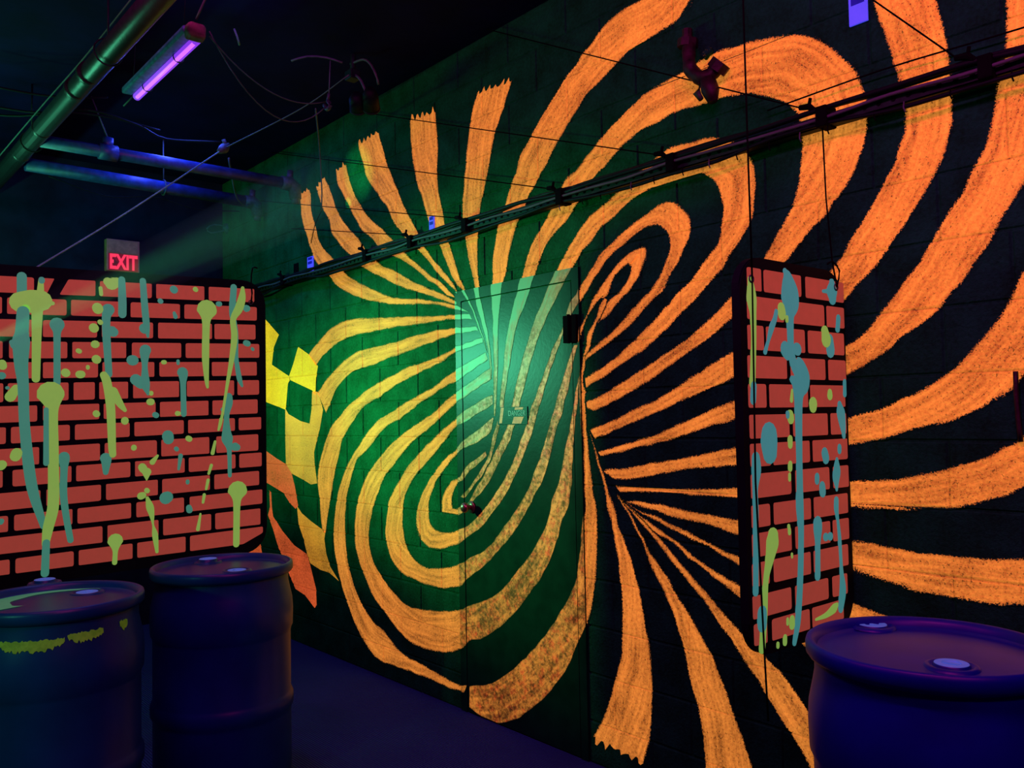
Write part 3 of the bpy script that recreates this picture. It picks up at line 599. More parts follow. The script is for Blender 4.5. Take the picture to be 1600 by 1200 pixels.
['o', [[-0.947, 2.733], [-0.948, 2.677], [-0.95, 2.583], [-0.957, 2.491], [-0.976, 2.432], [-0.993, 2.361], [-1.003, 2.316], [-1.023, 2.264], [-1.052, 2.214], [-1.081, 2.154], [-1.11, 2.117], [-1.146, 2.069], [-1.181, 2.016], [-1.218, 1.959], [-1.26, 1.909], [-1.302, 1.869], [-1.35, 1.813], [-1.395, 1.766], [-1.461, 1.719], [-1.668, 1.626], [-1.878, 1.563], [-1.946, 1.542], [-2.056, 1.501], [-2.174, 1.465], [-2.296, 1.422], [-2.428, 1.388], [-2.519, 1.368], [-2.625, 1.345]], [[-0.822, 2.682], [-0.816, 2.625], [-0.823, 2.447], [-0.844, 2.309], [-0.872, 2.208], [-0.917, 2.123], [-0.943, 2.087], [-0.976, 2.037], [-1.007, 1.987], [-1.05, 1.927], [-1.092, 1.876], [-1.146, 1.821], [-1.2, 1.768], [-1.26, 1.733], [-1.334, 1.682], [-1.411, 1.636], [-1.458, 1.617], [-1.671, 1.539], [-1.881, 1.481], [-1.949, 1.463], [-2.058, 1.435], [-2.183, 1.402], [-2.298, 1.378], [-2.401, 1.359], [-2.603, 1.32]], 0],
['o', [[-0.855, 2.041], [-0.908, 1.924], [-0.939, 1.878], [-0.958, 1.83], [-0.98, 1.787], [-1.016, 1.744], [-1.063, 1.688], [-1.11, 1.638], [-1.158, 1.602], [-1.207, 1.575], [-1.267, 1.543], [-1.33, 1.517], [-1.394, 1.496], [-1.46, 1.48], [-1.675, 1.427], [-1.876, 1.388], [-1.952, 1.368], [-2.061, 1.349], [-2.185, 1.324], [-2.351, 1.3], [-2.475, 1.28], [-2.589, 1.271]], [[-0.87, 1.641], [-0.938, 1.578], [-0.955, 1.555], [-0.99, 1.529], [-1.048, 1.499], [-1.116, 1.466], [-1.188, 1.447], [-1.272, 1.427], [-1.34, 1.407], [-1.409, 1.392], [-1.462, 1.383], [-1.678, 1.338], [-1.878, 1.308], [-1.954, 1.297], [-2.063, 1.288], [-2.14, 1.278], [-2.262, 1.259], [-2.346, 1.243], [-2.476, 1.227], [-2.542, 1.232], [-2.59, 1.255]], 0],
['o', [[-0.845, 1.489], [-0.944, 1.42], [-0.969, 1.4], [-1.013, 1.381], [-1.04, 1.362], [-1.099, 1.342], [-1.159, 1.321], [-1.217, 1.306], [-1.293, 1.287], [-1.37, 1.276], [-1.464, 1.268], [-1.681, 1.245], [-1.881, 1.229], [-1.992, 1.219], [-2.221, 1.207], [-2.389, 1.204], [-2.532, 1.206]], [[-0.852, 1.296], [-0.949, 1.27], [-0.992, 1.242], [-1.041, 1.232], [-1.081, 1.213], [-1.151, 1.197], [-1.221, 1.19], [-1.297, 1.179], [-1.374, 1.178], [-1.463, 1.176], [-1.684, 1.183], [-1.88, 1.185], [-1.993, 1.185], [-2.067, 1.181], [-2.222, 1.185], [-2.496, 1.175]], 0],
['o', [[-0.829, 1.096], [-0.957, 1.075], [-1.016, 1.067], [-1.078, 1.058], [-1.124, 1.058], [-1.19, 1.059], [-1.275, 1.06], [-1.346, 1.064], [-1.413, 1.072], [-1.469, 1.073], [-1.687, 1.09], [-1.88, 1.106], [-2.069, 1.12], [-2.145, 1.127], [-2.266, 1.142], [-2.391, 1.147], [-2.479, 1.144], [-2.518, 1.169]], [[-0.835, 0.95], [-0.962, 0.934], [-1.052, 0.924], [-1.114, 0.926], [-1.178, 0.928], [-1.229, 0.932], [-1.298, 0.936], [-1.343, 0.948], [-1.405, 0.958], [-1.472, 0.97], [-1.69, 1.012], [-1.888, 1.04], [-2.07, 1.074], [-2.146, 1.082], [-2.267, 1.098], [-2.391, 1.123], [-2.461, 1.135], [-2.518, 1.166]], 0],
['o', [[-2.511, 1.164], [-2.419, 1.119], [-2.351, 1.1], [-2.226, 1.069], [-2.132, 1.039], [-2.072, 1.02], [-1.992, 0.992], [-1.879, 0.967], [-1.693, 0.917], [-1.482, 0.873], [-1.388, 0.85], [-1.235, 0.82]], [[-2.504, 1.153], [-2.375, 1.088], [-2.269, 1.053], [-2.149, 1.018], [-2.073, 0.996], [-1.881, 0.923], [-1.695, 0.861], [-1.486, 0.787], [-1.338, 0.733], [-1.239, 0.703]], 0],
['o', [[-2.444, 1.122], [-2.392, 1.089], [-2.286, 1.038], [-2.184, 0.992], [-2.129, 0.958], [-2.075, 0.928], [-1.966, 0.889], [-1.883, 0.853], [-1.748, 0.798], [-1.625, 0.752]], [[-2.444, 1.109], [-2.403, 1.081], [-2.32, 1.023], [-2.238, 0.992], [-2.166, 0.949], [-2.076, 0.901], [-1.89, 0.803], [-1.762, 0.74], [-1.652, 0.689]], 0],
['o', [[-2.511, 1.158], [-2.462, 1.113], [-2.394, 1.055], [-2.324, 0.999], [-2.247, 0.928], [-2.179, 0.866], [-2.095, 0.792], [-2.009, 0.705], [-1.962, 0.654], [-1.908, 0.595], [-1.856, 0.537], [-1.798, 0.464], [-1.732, 0.388], [-1.684, 0.328], [-1.631, 0.258]], [[-2.497, 1.156], [-2.427, 1.105], [-2.352, 1.051], [-2.274, 0.994], [-2.208, 0.938], [-2.138, 0.879], [-2.079, 0.831], [-2.03, 0.79], [-1.973, 0.746], [-1.924, 0.708], [-1.879, 0.667], [-1.831, 0.64], [-1.8, 0.621], [-1.755, 0.592], [-1.69, 0.523], [-1.613, 0.433], [-1.525, 0.321]], 0],
['o', [[-2.522, 1.168], [-2.515, 1.153], [-2.463, 1.089], [-2.422, 1.027], [-2.379, 0.965], [-2.347, 0.891], [-2.299, 0.826], [-2.262, 0.763], [-2.223, 0.686], [-2.188, 0.588], [-2.161, 0.476], [-2.124, 0.37], [-2.106, 0.283], [-2.098, 0.16], [-2.096, 0.058]], [[-2.511, 1.169], [-2.5, 1.162], [-2.445, 1.096], [-2.375, 0.997], [-2.346, 0.948], [-2.297, 0.897], [-2.259, 0.856], [-2.203, 0.784], [-2.143, 0.724], [-2.094, 0.654], [-2.043, 0.58], [-2.002, 0.498], [-1.962, 0.409], [-1.923, 0.326], [-1.883, 0.223], [-1.851, 0.135]], 0],
['y', [[-6.171, 2.352], [-5.981, 2.251], [-5.758, 2.119], [-5.844, 2.034], [-5.878, 1.912], [-5.6, 1.815], [-5.591, 1.792], [-5.621, 1.762], [-5.654, 1.606], [-5.665, 1.584], [-5.958, 1.641], [-6.182, 1.699]], [], 0],
['y', [[-5.459, 2.01], [-5.299, 1.946], [-5.174, 1.861], [-5.202, 1.787], [-5.214, 1.673], [-5.258, 1.704], [-5.581, 1.787], [-5.6, 1.819], [-5.539, 1.891]], [], 0],
['p', [[-5.665, 1.593], [-5.615, 1.552], [-5.431, 1.501], [-5.3, 1.483], [-5.27, 1.576], [-5.259, 1.695], [-5.177, 1.692], [-5.109, 1.573], [-5.156, 1.448], [-5.193, 1.385], [-5.24, 1.291], [-5.232, 1.207], [-5.199, 1.09], [-5.289, 1.078], [-5.391, 1.103], [-5.573, 1.14], [-5.662, 1.203], [-5.669, 1.396]], [], 0],
['r', [[-6.108, 1.332], [-5.965, 1.283], [-5.816, 1.24], [-5.662, 1.203], [-5.573, 1.14], [-5.526, 1.054], [-5.48, 0.925], [-5.519, 0.901], [-5.607, 0.935], [-5.706, 1.0], [-5.926, 1.048], [-6.112, 1.082]], [], 0],
['p', [[-5.499, 0.924], [-5.424, 0.877], [-5.285, 0.832], [-5.152, 0.797], [-5.091, 0.786], [-5.109, 0.734], [-5.085, 0.642], [-5.035, 0.566], [-4.92, 0.487], [-5.045, 0.524], [-5.175, 0.529], [-5.309, 0.555], [-5.354, 0.613], [-5.408, 0.715], [-5.473, 0.796]], [], 0],
['r', [[-5.937, 1.006], [-5.905, 0.989], [-5.896, 0.889], [-5.876, 0.822], [-5.722, 0.73], [-5.544, 0.65], [-5.354, 0.609], [-5.301, 0.526], [-5.231, 0.397], [-5.224, 0.293], [-5.252, 0.268], [-5.388, 0.332], [-5.53, 0.355], [-5.626, 0.443], [-5.695, 0.524], [-5.796, 0.611], [-5.878, 0.73], [-5.962, 0.825], [-5.928, 0.887]], [], 0],
['r', [[-6.789, 0.536], [-6.412, 0.573], [-6.109, 0.636], [-6.066, 0.533], [-6.09, 0.418], [-6.727, 0.341]], [], 0]]


def catmull(P, step):
    P = [np.array(p, float) for p in P]
    if len(P) < 3: return np.array(P)
    Q = [2 * P[0] - P[1]] + P + [2 * P[-1] - P[-2]]
    out = []
    for i in range(1, len(Q) - 2):
        a, b, c, d = Q[i - 1:i + 3]
        n = max(1, int(math.ceil(np.linalg.norm(c - b) / step)))
        # centripetal-like damping: limit the tangents to the segment length
        L = np.linalg.norm(c - b)
        t0 = (c - a) / 2; t1 = (d - b) / 2
        for t in (t0, t1):
            l = np.linalg.norm(t)
            if l > L and l > 0: t *= L / l
        for k in range(n):
            s = k / n
            h00, h10 = 2 * s ** 3 - 3 * s ** 2 + 1, s ** 3 - 2 * s ** 2 + s
            h01, h11 = -2 * s ** 3 + 3 * s ** 2, s ** 3 - s ** 2
            out.append(h00 * b + h10 * t0 + h01 * c + h11 * t1)
    out.append(P[-1])
    return np.array(out)


def nearest(P, V):
    """arc length on polyline P and distance, for each of the points V"""
    a, b = P[:-1], P[1:]
    d = b - a
    L = np.linalg.norm(d, axis=1)
    cum = np.concatenate([[0], np.cumsum(L)])
    w = V[:, None, :] - a[None]
    t = np.clip((w * d[None]).sum(2) / np.maximum(L * L, 1e-12)[None], 0, 1)
    q = a[None] + d[None] * t[:, :, None]
    dist = np.linalg.norm(V[:, None, :] - q, axis=2)
    i = dist.argmin(1)
    r = np.arange(len(V))
    return (cum[i] + t[r, i] * L[i]) / max(cum[-1], 1e-9), dist[r, i], cum[-1]


def inside(poly, pts):
    x, y = pts[:, 0][:, None], pts[:, 1][:, None]
    x1, y1 = poly[:, 0][None], poly[:, 1][None]
    x2, y2 = np.roll(poly[:, 0], -1)[None], np.roll(poly[:, 1], -1)[None]
    cross = (x2 - x1) * (y - y1) - (x - x1) * (y2 - y1)
    wn = ((y1 <= y) & (y2 > y) & (cross > 0)).sum(1) - ((y1 > y) & (y2 <= y) & (cross < 0)).sum(1)
    return wn != 0


GW = 0.0075


def region(x, z):
    if LF[0] <= x <= LF[1] and LF[2] <= z <= LF[3]: return 'leaf'
    if LF[0] - GAP < x < LF[1] + GAP and z < LF[3] + GAP: return 'gap'
    if FR[0] <= x <= FR[1] and z <= FR[2]: return 'frame'
    return 'wall'


def in_door(x, z): return FR[0] - 1e-4 <= x <= FR[1] + 1e-4 and z <= FR[2] + 1e-4


def groove(x, z):
    """how deep the paint sinks at a point: 1 on a joint's centre line"""
    if abs((z - ZJ) / RH - round((z - ZJ) / RH)) * RH < 5e-4: return 1.0
    row = math.floor((z - ZJ) / RH)
    if row in JOINTS and any(abs(x - j) < 5e-4 for j in JOINTS[row][2][1:-1]): return 1.0
    return 0.0


def add_coat(kind, A, B, tooth):
    B = B or None
    jig = lambda P: P if len(P) < 4 else P + np.array([[noise.noise((p[0] * 18, p[1] * 18, 3.1)), noise.noise((p[0] * 18, p[1] * 18, 9.7))] for p in P]) * 0.006
    if B is not None:
        A, B = jig(catmull(A, 0.022)), jig(catmull(B, 0.022))
        # brushed, toothed end where a stripe starts (1) or stops (2) in the open
        def teeth(p, q, out):
            n = max(5, int(np.linalg.norm(q - p) / 0.012))
            return np.array([p + (q - p) * (k / n) + out * (random.random() ** 1.3 * 0.034 if (k // 2) % 2 else -random.random() * 0.010) for k in range(1, n)])
        mid = []
        if tooth == 2:
            o_ = (A[-1] - A[-4]) + (B[-1] - B[-4])
            mid = [teeth(A[-1], B[-1], o_ / np.linalg.norm(o_))]
        tail = []
        if tooth == 1:
            o_ = (A[0] - A[3]) + (B[0] - B[3])
            tail = [teeth(B[0], A[0], o_ / np.linalg.norm(o_))]
        poly = np.concatenate([A] + mid + [B[::-1]] + tail)
    else:
        A = np.array(A, float); B = None
        poly = A
    keep = [0]
    for i in range(1, len(poly)):
        if np.linalg.norm(poly[i] - poly[keep[-1]]) > 0.002: keep.append(i)
    poly = poly[keep]
    lo, hi = poly.min(0), poly.max(0)
    verts = [Vector(p) for p in poly]
    n = len(verts)
    edges = [(i, (i + 1) % n) for i in range(n)]

    def seg(p, q):
        i = len(verts)
        verts.append(Vector(p)); verts.append(Vector(q)); edges.append((i, i + 1))
    e = 0.01
    for row, (za, zb, xs) in JOINTS.items():
        if zb < lo[1] - e or za > hi[1] + e: continue
        for dz in (-GW, 0, GW):
            seg((lo[0] - e, za + dz), (hi[0] + e, za + dz))
        for x in xs[1:-1]:
            if lo[0] < x < hi[0]:
                for dx in (-GW, 0, GW): seg((x + dx, za + GW), (x + dx, zb - GW))
    if hi[0] > FR[0] and lo[0] < FR[1] and lo[1] < FR[2]:
        for x in (FR[0], LF[0] - GAP, LF[0], LF[1], LF[1] + GAP, FR[1]):
            if lo[0] - e < x < hi[0] + e: seg((x, lo[1] - e), (x, min(hi[1], FR[2]) + e))
        for z in (LF[3], LF[3] + GAP, FR[2]):
            if lo[1] - e < z < hi[1] + e: seg((lo[0] - e, z), (hi[0] + e, z))
    r = delaunay_2d_cdt(verts, edges, [], 0, 1e-5)
    V = np.array([tuple(v) for v in r[0]])
    Fc = np.array([f for f in r[2] if len(f) == 3])
    cen = V[Fc].mean(1)
    ok = inside(poly, cen)
    Fc, cen = Fc[ok], cen[ok]
    area2 = np.abs(np.cross(V[Fc[:, 1]] - V[Fc[:, 0]], V[Fc[:, 2]] - V[Fc[:, 0]]))
    Fc, cen = Fc[area2 > 1e-9], cen[area2 > 1e-9]
    if B is not None:
        ua, da, la = nearest(A, V)
        ub, db, lb = nearest(B, V)
        U = (ua + ub) / 2 * (la + lb) / 2
        W = np.maximum(da + db, 1e-4)
        T = da / W
    else:
        U, T, W = V[:, 1].copy(), np.full(len(V), 0.5), np.full(len(V), 1.0)
    regs = np.array([region(*c) for c in cen])
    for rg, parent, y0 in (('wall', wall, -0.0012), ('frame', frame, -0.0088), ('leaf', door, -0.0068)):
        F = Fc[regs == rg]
        if len(F) == 0: continue
        used = np.unique(F)
        remap = -np.ones(len(V), int); remap[used] = np.arange(len(used))
        pts = []
        for i in used:
            x, z = V[i]
            d = 0.0036 * groove(x, z) if rg == 'wall' else 0.0
            pts.append((x, y0 + d, z))
        me = bpy.data.meshes.new('paint_stripe' if B is not None else 'paint_patch')
        F2 = remap[F]
        P3 = np.array(pts)
        nrm = np.cross(P3[F2[:, 1]] - P3[F2[:, 0]], P3[F2[:, 2]] - P3[F2[:, 0]])
        flip = nrm[:, 1] > 0
        F2[flip] = F2[flip][:, ::-1]
        me.from_pydata(pts, [], F2.tolist())
        uvl = me.uv_layers.new(name='along')
        li = np.empty(len(me.loops), int); me.loops.foreach_get('vertex_index', li)
        uvv = np.stack([U[used], T[used]], 1)[li]
        uvl.data.foreach_set('uv', uvv.ravel().astype(np.float32))
        jt = me.attributes.new('joint', 'FLOAT', 'POINT')
        jt.data.foreach_set('value', np.array([groove(*V[i]) if rg == 'wall' else 0.0 for i in used], np.float32))
        at = me.attributes.new('width', 'FLOAT', 'POINT')
        at.data.foreach_set('value', W[used].astype(np.float32))
        mk = {'o': 'orange', 'y': 'yellow', 'p': 'patch', 'r': 'red'}[kind]
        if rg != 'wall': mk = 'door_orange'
        me.materials.append(M[mk])
        o = link(bpy.data.objects.new(me.name, me), parent)
        if kind == 'y': o['label'] = 'yellow painted patch'
        if kind == 'r': o['label'] = 'red orange painted patch'


for kind, A, B, tooth in MURAL:
    add_coat(kind, A, B, tooth)

# ------------------------------------------------------------------ hanging brick-print panels
PANELS = [{'x': -4.05,
 'box': [-2.25, -0.868, 0.868, 2.195],
 'r': 0.115,
 'tilt': 0.025,
 'tint': 'teal_green_lit',
 'bricks': [
[[-2.1514, 2.1135], [-1.893, 2.1218], [-1.893, 2.0541], [-2.1514, 2.0452]],
[[-1.8761, 2.1223], [-1.8152, 2.1243], [-1.8452, 2.0557], [-1.8761, 2.0547]],
[[-1.7604000000000002, 2.126], [-1.6529, 2.1295], [-1.6529, 2.0623], [-1.7954, 2.0574]],
[[-1.6346, 2.13], [-1.4141, 2.1371], [-1.4141, 2.0705], [-1.6346, 2.0629]],
[[-1.3943, 2.1377], [-1.1734, 2.1447], [-1.1734, 2.0787], [-1.3943, 2.0712]],
[[-1.1519, 2.1454], [-0.926, 2.1526], [-0.926, 2.0872], [-1.1519, 2.0795]],
[[-2.151, 2.0265], [-2.01, 2.0307], [-2.01, 1.9622], [-2.151, 1.9576]],
[[-1.9916, 2.0313], [-1.7678, 2.0381], [-1.7678, 1.97], [-1.9916, 1.9628]],
[[-1.7502, 2.0387], [-1.5549, 2.0446], [-1.5549, 1.9769], [-1.7502, 1.9706]],
[[-1.506, 2.0461], [-1.2876, 2.0527], [-1.2876, 1.9855], [-1.506, 1.9785]],
[[-1.267, 2.0534], [-0.9136, 2.0641], [-0.9136, 1.9976], [-1.267, 1.9862]],
[[-2.1505, 1.935], [-2.0619, 1.938], [-2.0619, 1.8667], [-2.1505, 1.8638]],
[[-2.0438, 1.9386], [-1.8756, 1.9443], [-1.8756, 1.8727], [-2.0438, 1.8673]],
[[-1.8587, 1.9449], [-1.6461, 1.952], [-1.6461, 1.8802], [-1.8587, 1.8733]],
[[-1.6267, 1.9527], [-1.4089, 1.96], [-1.4089, 1.8879], [-1.6267, 1.8808]],
[[-1.3862, 1.9608], [-1.1376, 1.9692], [-1.1376, 1.8968], [-1.3862, 1.8887]],
[[-1.1252, 1.9696], [-0.921, 1.9765], [-0.921, 1.9038], [-1.1252, 1.8972]],
[[-2.15, 1.8447], [-2.007, 1.849], [-2.007, 1.7781], [-2.15, 1.7733]],
[[-1.9839, 1.8497], [-1.765, 1.8564], [-1.765, 1.7861], [-1.9839, 1.7788]],
[[-1.745, 1.857], [-1.5253, 1.8637], [-1.5253, 1.7941], [-1.745, 1.7868]],
[[-1.5008, 1.8644], [-1.2825, 1.871], [-1.2825, 1.8022], [-1.5008, 1.7949]],
[[-1.2618, 1.8717], [-0.902, 1.8826], [-0.902, 1.8148], [-1.2618, 1.8029]],
[[-2.1495, 1.7582], [-2.0611, 1.7607], [-2.0611, 1.6932], [-2.1495, 1.6906]],
[[-2.0431, 1.7612], [-1.8752, 1.766], [-1.8752, 1.6987], [-2.0431, 1.6938]],
[[-1.8583, 1.7665], [-1.6424, 1.7726], [-1.6424, 1.7056], [-1.8583, 1.6992]],
[[-1.6241, 1.7731], [-1.4037, 1.7794], [-1.4037, 1.7126], [-1.6241, 1.7061]],
[[-1.381, 1.78], [-1.157, 1.7864], [-1.157, 1.7199], [-1.381, 1.7133]],
[[-1.1386, 1.7869], [-0.9159, 1.7932], [-0.9159, 1.7271], [-1.1386, 1.7205]],
[[-2.149, 1.6719], [-2.004, 1.6757], [-2.004, 1.5985], [-2.149, 1.5939]],
[[-1.9879, 1.6761], [-1.7598, 1.682], [-1.7598, 1.6063], [-1.9879, 1.5991]],
[[-1.7397, 1.6826], [-1.6554, 1.6848], [-1.6554, 1.6096], [-1.7397, 1.6069]],
[[-1.6372, 1.6852], [-1.5174, 1.6884], [-1.5174, 1.614], [-1.6372, 1.6102]],
[[-1.4956, 1.6889], [-1.2931, 1.6942], [-1.2931, 1.6211], [-1.4956, 1.6147]],
[[-1.2567, 1.6952], [-1.0308, 1.701], [-1.0308, 1.6294], [-1.2567, 1.6223]],
[[-1.0139, 1.7015], [-0.9045, 1.7043], [-0.9045, 1.6334], [-1.0139, 1.63]],
[[-2.1486, 1.5777], [-2.0648, 1.5799], [-2.0648, 1.513], [-2.1486, 1.511]],
[[-2.0468, 1.5804], [-1.8795, 1.5847], [-1.8795, 1.5175], [-2.0468, 1.5134]],
[[-1.8578, 1.5853], [-1.6372, 1.591], [-1.6372, 1.5233], [-1.8578, 1.518]],
[[-1.6189, 1.5915], [-1.3985, 1.5972], [-1.3985, 1.5291], [-1.6189, 1.5238]],
[[-1.3787, 1.5977], [-1.1562, 1.6035], [-1.1562, 1.5349], [-1.3787, 1.5296]],
[[-1.1366, 1.604], [-0.9126, 1.6098], [-0.9126, 1.5408], [-1.1366, 1.5354]],
[[-2.1481, 1.4916], [-1.9941, 1.4954], [-1.9941, 1.4278], [-2.1481, 1.4228]],
[[-1.9757, 1.4959], [-1.7545, 1.5013], [-1.7545, 1.4355], [-1.9757, 1.4284]],
[[-1.7344, 1.5018], [-1.5108, 1.5073], [-1.5108, 1.4433], [-1.7344, 1.4361]],
[[-1.4904, 1.5078], [-1.2721, 1.5132], [-1.2721, 1.451], [-1.4904, 1.444]],
[[-1.2515, 1.5137], [-1.028, 1.5192], [-1.028, 1.4589], [-1.2515, 1.4517]],
[[-1.0089, 1.5196], [-0.8952, 1.5224], [-0.8952, 1.4631], [-1.0089, 1.4595]],
[[-2.1476, 1.4022], [-2.0595, 1.4049], [-2.0595, 1.335], [-2.1476, 1.3331]],
[[-2.0415, 1.4054], [-1.8718, 1.4105], [-1.8718, 1.3389], [-2.0415, 1.3353]],
[[-1.8501, 1.4111], [-1.6345, 1.4175], [-1.6345, 1.344], [-1.8501, 1.3394]],
[[-1.6149, 1.4181], [-1.3933, 1.4247], [-1.3933, 1.3491], [-1.6149, 1.3444]],
[[-1.3735, 1.4253], [-1.1529, 1.4319], [-1.1529, 1.3542], [-1.3735, 1.3495]],
[[-1.1192, 1.4329], [-0.9105, 1.4391], [-0.9105, 1.3593], [-1.1192, 1.3549]],
[[-2.1471, 1.314], [-2.0048, 1.318], [-2.0048, 1.2504], [-2.1471, 1.2464]],
[[-1.9692, 1.319], [-1.748, 1.3251], [-1.748, 1.2577], [-1.9692, 1.2514]],
[[-1.7292, 1.3256], [-1.5081, 1.3317], [-1.5081, 1.2645], [-1.7292, 1.2582]],
[[-1.4879, 1.3323], [-1.2685, 1.3383], [-1.2685, 1.2713], [-1.4879, 1.265]],
[[-1.2493, 1.3388], [-1.0261, 1.345], [-1.0261, 1.2781], [-1.2493, 1.2718]],
[[-1.007, 1.3455], [-0.8936, 1.3487], [-0.8936, 1.2819], [-1.007, 1.2787]],
[[-2.1466, 1.2228], [-2.0542, 1.2255], [-2.0542, 1.1554], [-2.1466, 1.1525]],
[[-2.0362, 1.2261], [-1.8665, 1.2311], [-1.8665, 1.1612], [-2.0362, 1.1559]],
[[-1.8437, 1.2318], [-1.6301, 1.2381], [-1.6301, 1.1686], [-1.8437, 1.1619]],
[[-1.6092, 1.2388], [-1.3896, 1.2453], [-1.3896, 1.1761], [-1.6092, 1.1692]],
[[-1.3698, 1.2459], [-1.1509, 1.2524], [-1.1509, 1.1835], [-1.3698, 1.1767]],
[[-1.1295, 1.253], [-0.9076, 1.2596], [-0.9076, 1.1911], [-1.1295, 1.1842]],
[[-2.1461, 1.1292], [-1.9846, 1.1342], [-1.9846, 1.0693], [-2.1461, 1.0649]],
[[-1.9628, 1.1349], [-1.744, 1.1417], [-1.744, 1.0759], [-1.9628, 1.0699]],
[[-1.7239, 1.1423], [-1.5053, 1.149], [-1.5053, 1.0824], [-1.7239, 1.0765]],
[[-1.4827, 1.1497], [-1.2722, 1.1563], [-1.2722, 1.0888], [-1.4827, 1.083]],
[[-1.246, 1.1571], [-0.8919, 1.168], [-0.8919, 1.0992], [-1.246, 1.0895]],
[[-2.1457, 1.0445], [-2.0489, 1.0469], [-2.0489, 0.9801], [-2.1457, 0.9785]],
[[-2.0309, 1.0474], [-1.8541, 1.0519], [-1.8541, 0.9832], [-2.0309, 0.9803]],
[[-1.8324, 1.0525], [-1.6241, 1.0578], [-1.6241, 0.9869], [-1.8324, 0.9835]],
[[-1.6032, 1.0583], [-1.387, 1.0638], [-1.387, 0.9906], [-1.6032, 0.9872]],
[[-1.3661, 1.0643], [-1.1458, 1.07], [-1.1458, 0.9945], [-1.3661, 0.991]],
[[-1.126, 1.0705], [-0.9026, 1.0762], [-0.9026, 0.9984], [-1.126, 0.9948]],
[[-2.1452, 0.9511], [-1.9782, 0.9558], [-1.9782, 0.8959], [-2.1452, 0.8935]],
[[-1.9575, 0.9564], [-1.7387, 0.9626], [-1.7387, 0.8994], [-1.9575, 0.8962]],
[[-1.7187, 0.9632], [-1.4993, 0.9694], [-1.4993, 0.9029], [-1.7187, 0.8997]],
[[-1.4789, 0.9699], [-1.2656, 0.976], [-1.2656, 0.9064], [-1.4789, 0.9032]],
[[-1.245, 0.9765], [-0.8903, 0.9866], [-0.8903, 0.9566], [-0.9903, 0.9119], [-1.245, 0.9067]]],
 'drips': [
['t', [[-1.9383, 2.1225, 0.0378], [-1.938, 2.0554, 0.0378]]],
['g', [[-1.9426, 2.0149, 0.0856], [-1.8999, 2.0207, 0.0971], [-1.8663, 2.0259, 0.0868]]],
['g', [[-1.8665, 2.1155, 0.0194], [-1.8688, 2.0582, 0.029]]],
['t', [[-1.8641, 2.1157, 0.0242], [-1.8641, 2.1103, 0.0243]]],
['g', [[-1.8371, 2.0198, 0.0244], [-1.8224, 2.0182, 0.0172]]],
['g', [[-1.8807, 1.9842, 0.0433], [-1.8827, 1.8626, 0.036], [-1.8847, 1.6958, 0.0311]]],
['t', [[-1.9331, 1.9754, 0.0472], [-1.9375, 1.8869, 0.0518], [-1.9397, 1.8547, 0.0659], [-1.9394, 1.7535, 0.0517], [-1.9321, 1.6738, 0.0424], [-1.9269, 1.5143, 0.04], [-1.9098, 1.328, 0.0426], [-1.8929, 1.2209, 0.0404], [-1.8543, 1.0795, 0.0265]]],
['t', [[-1.9724, 1.8454, 0.0232], [-1.9654, 1.8324, 0.028]]],
['t', [[-1.805, 1.929, 0.0592], [-1.805, 1.9181, 0.0543], [-1.8049, 1.8907, 0.0296], [-1.8045, 1.6806, 0.0271]]],
['g', [[-1.8289, 1.6316, 0.1074], [-1.8264, 1.6207, 0.1026], [-1.8214, 1.5611, 0.0441], [-1.8187, 1.4043, 0.0415], [-1.8182, 1.1619, 0.0439], [-1.8374, 1.0699, 0.0412], [-1.8469, 1.0041, 0.0289]]],
['t', [[-1.8445, 1.0092, 0.0289], [-1.849, 0.8821, 0.0313]]],
['t', [[-1.8458, 1.5667, 0.0194], [-1.8453, 1.3408, 0.0218]]],
['t', [[-1.7768, 1.3647, 0.0446], [-1.7767, 1.3538, 0.0447], [-1.7767, 1.3158, 0.0297], [-1.779, 1.2129, 0.0297], [-1.7689, 1.1174, 0.0272], [-1.7514, 1.0101, 0.0249]]],
['g', [[-1.9236, 1.9894, 0.0332], [-1.9213, 1.9869, 0.0308]]],
['g', [[-1.9186, 1.8878, 0.0166], [-1.9186, 1.8825, 0.0166]]],
['g', [[-1.7724, 1.7248, 0.0349], [-1.7699, 1.7221, 0.0349]]],
['g', [[-1.717, 1.7176, 0.033], [-1.7094, 1.7178, 0.0331]]],
['g', [[-1.7222, 1.8199, 0.0203], [-1.7171, 1.8173, 0.0204]]],
['g', [[-1.6451, 2.0111, 0.0444], [-1.6425, 2.0057, 0.0444]]],
['g', [[-1.6607, 1.923, 0.039], [-1.6581, 1.9203, 0.039]]],
['g', [[-1.6554, 1.8503, 0.0338], [-1.6528, 1.8505, 0.0338]]],
['g', [[-1.6502, 1.7861, 0.0364], [-1.6476, 1.7833, 0.0365]]],
['g', [[-1.6346, 1.9498, 0.021], [-1.632, 1.9471, 0.021]]],
['g', [[-1.6838, 1.7516, 0.0154], [-1.6838, 1.7461, 0.0154]]],
['g', [[-1.6502, 1.5485, 0.0286], [-1.6476, 1.5456, 0.0286]]],
['t', [[-1.6003, 2.0057, 0.053], [-1.6083, 1.9739, 0.037], [-1.6083, 1.9032, 0.0343], [-1.5978, 1.7198, 0.0291]]],
['t', [[-1.5844, 1.91, 0.0479], [-1.5791, 1.9075, 0.0427]]],
['g', [[-1.603, 2.1305, 0.037], [-1.587, 2.1233, 0.0571], [-1.5656, 2.1309, 0.0429]]],
['g', [[-1.632, 2.0996, 0.0158], [-1.6294, 2.0716, 0.0157]]],
['t', [[-1.544, 2.1443, 0.0298], [-1.5414, 2.0497, 0.0351], [-1.5415, 1.9895, 0.0352]]],
['t', [[-1.4534, 2.1466, 0.0279], [-1.4452, 2.0277, 0.0308], [-1.437, 1.9408, 0.028], [-1.4315, 1.8944, 0.0112]]],
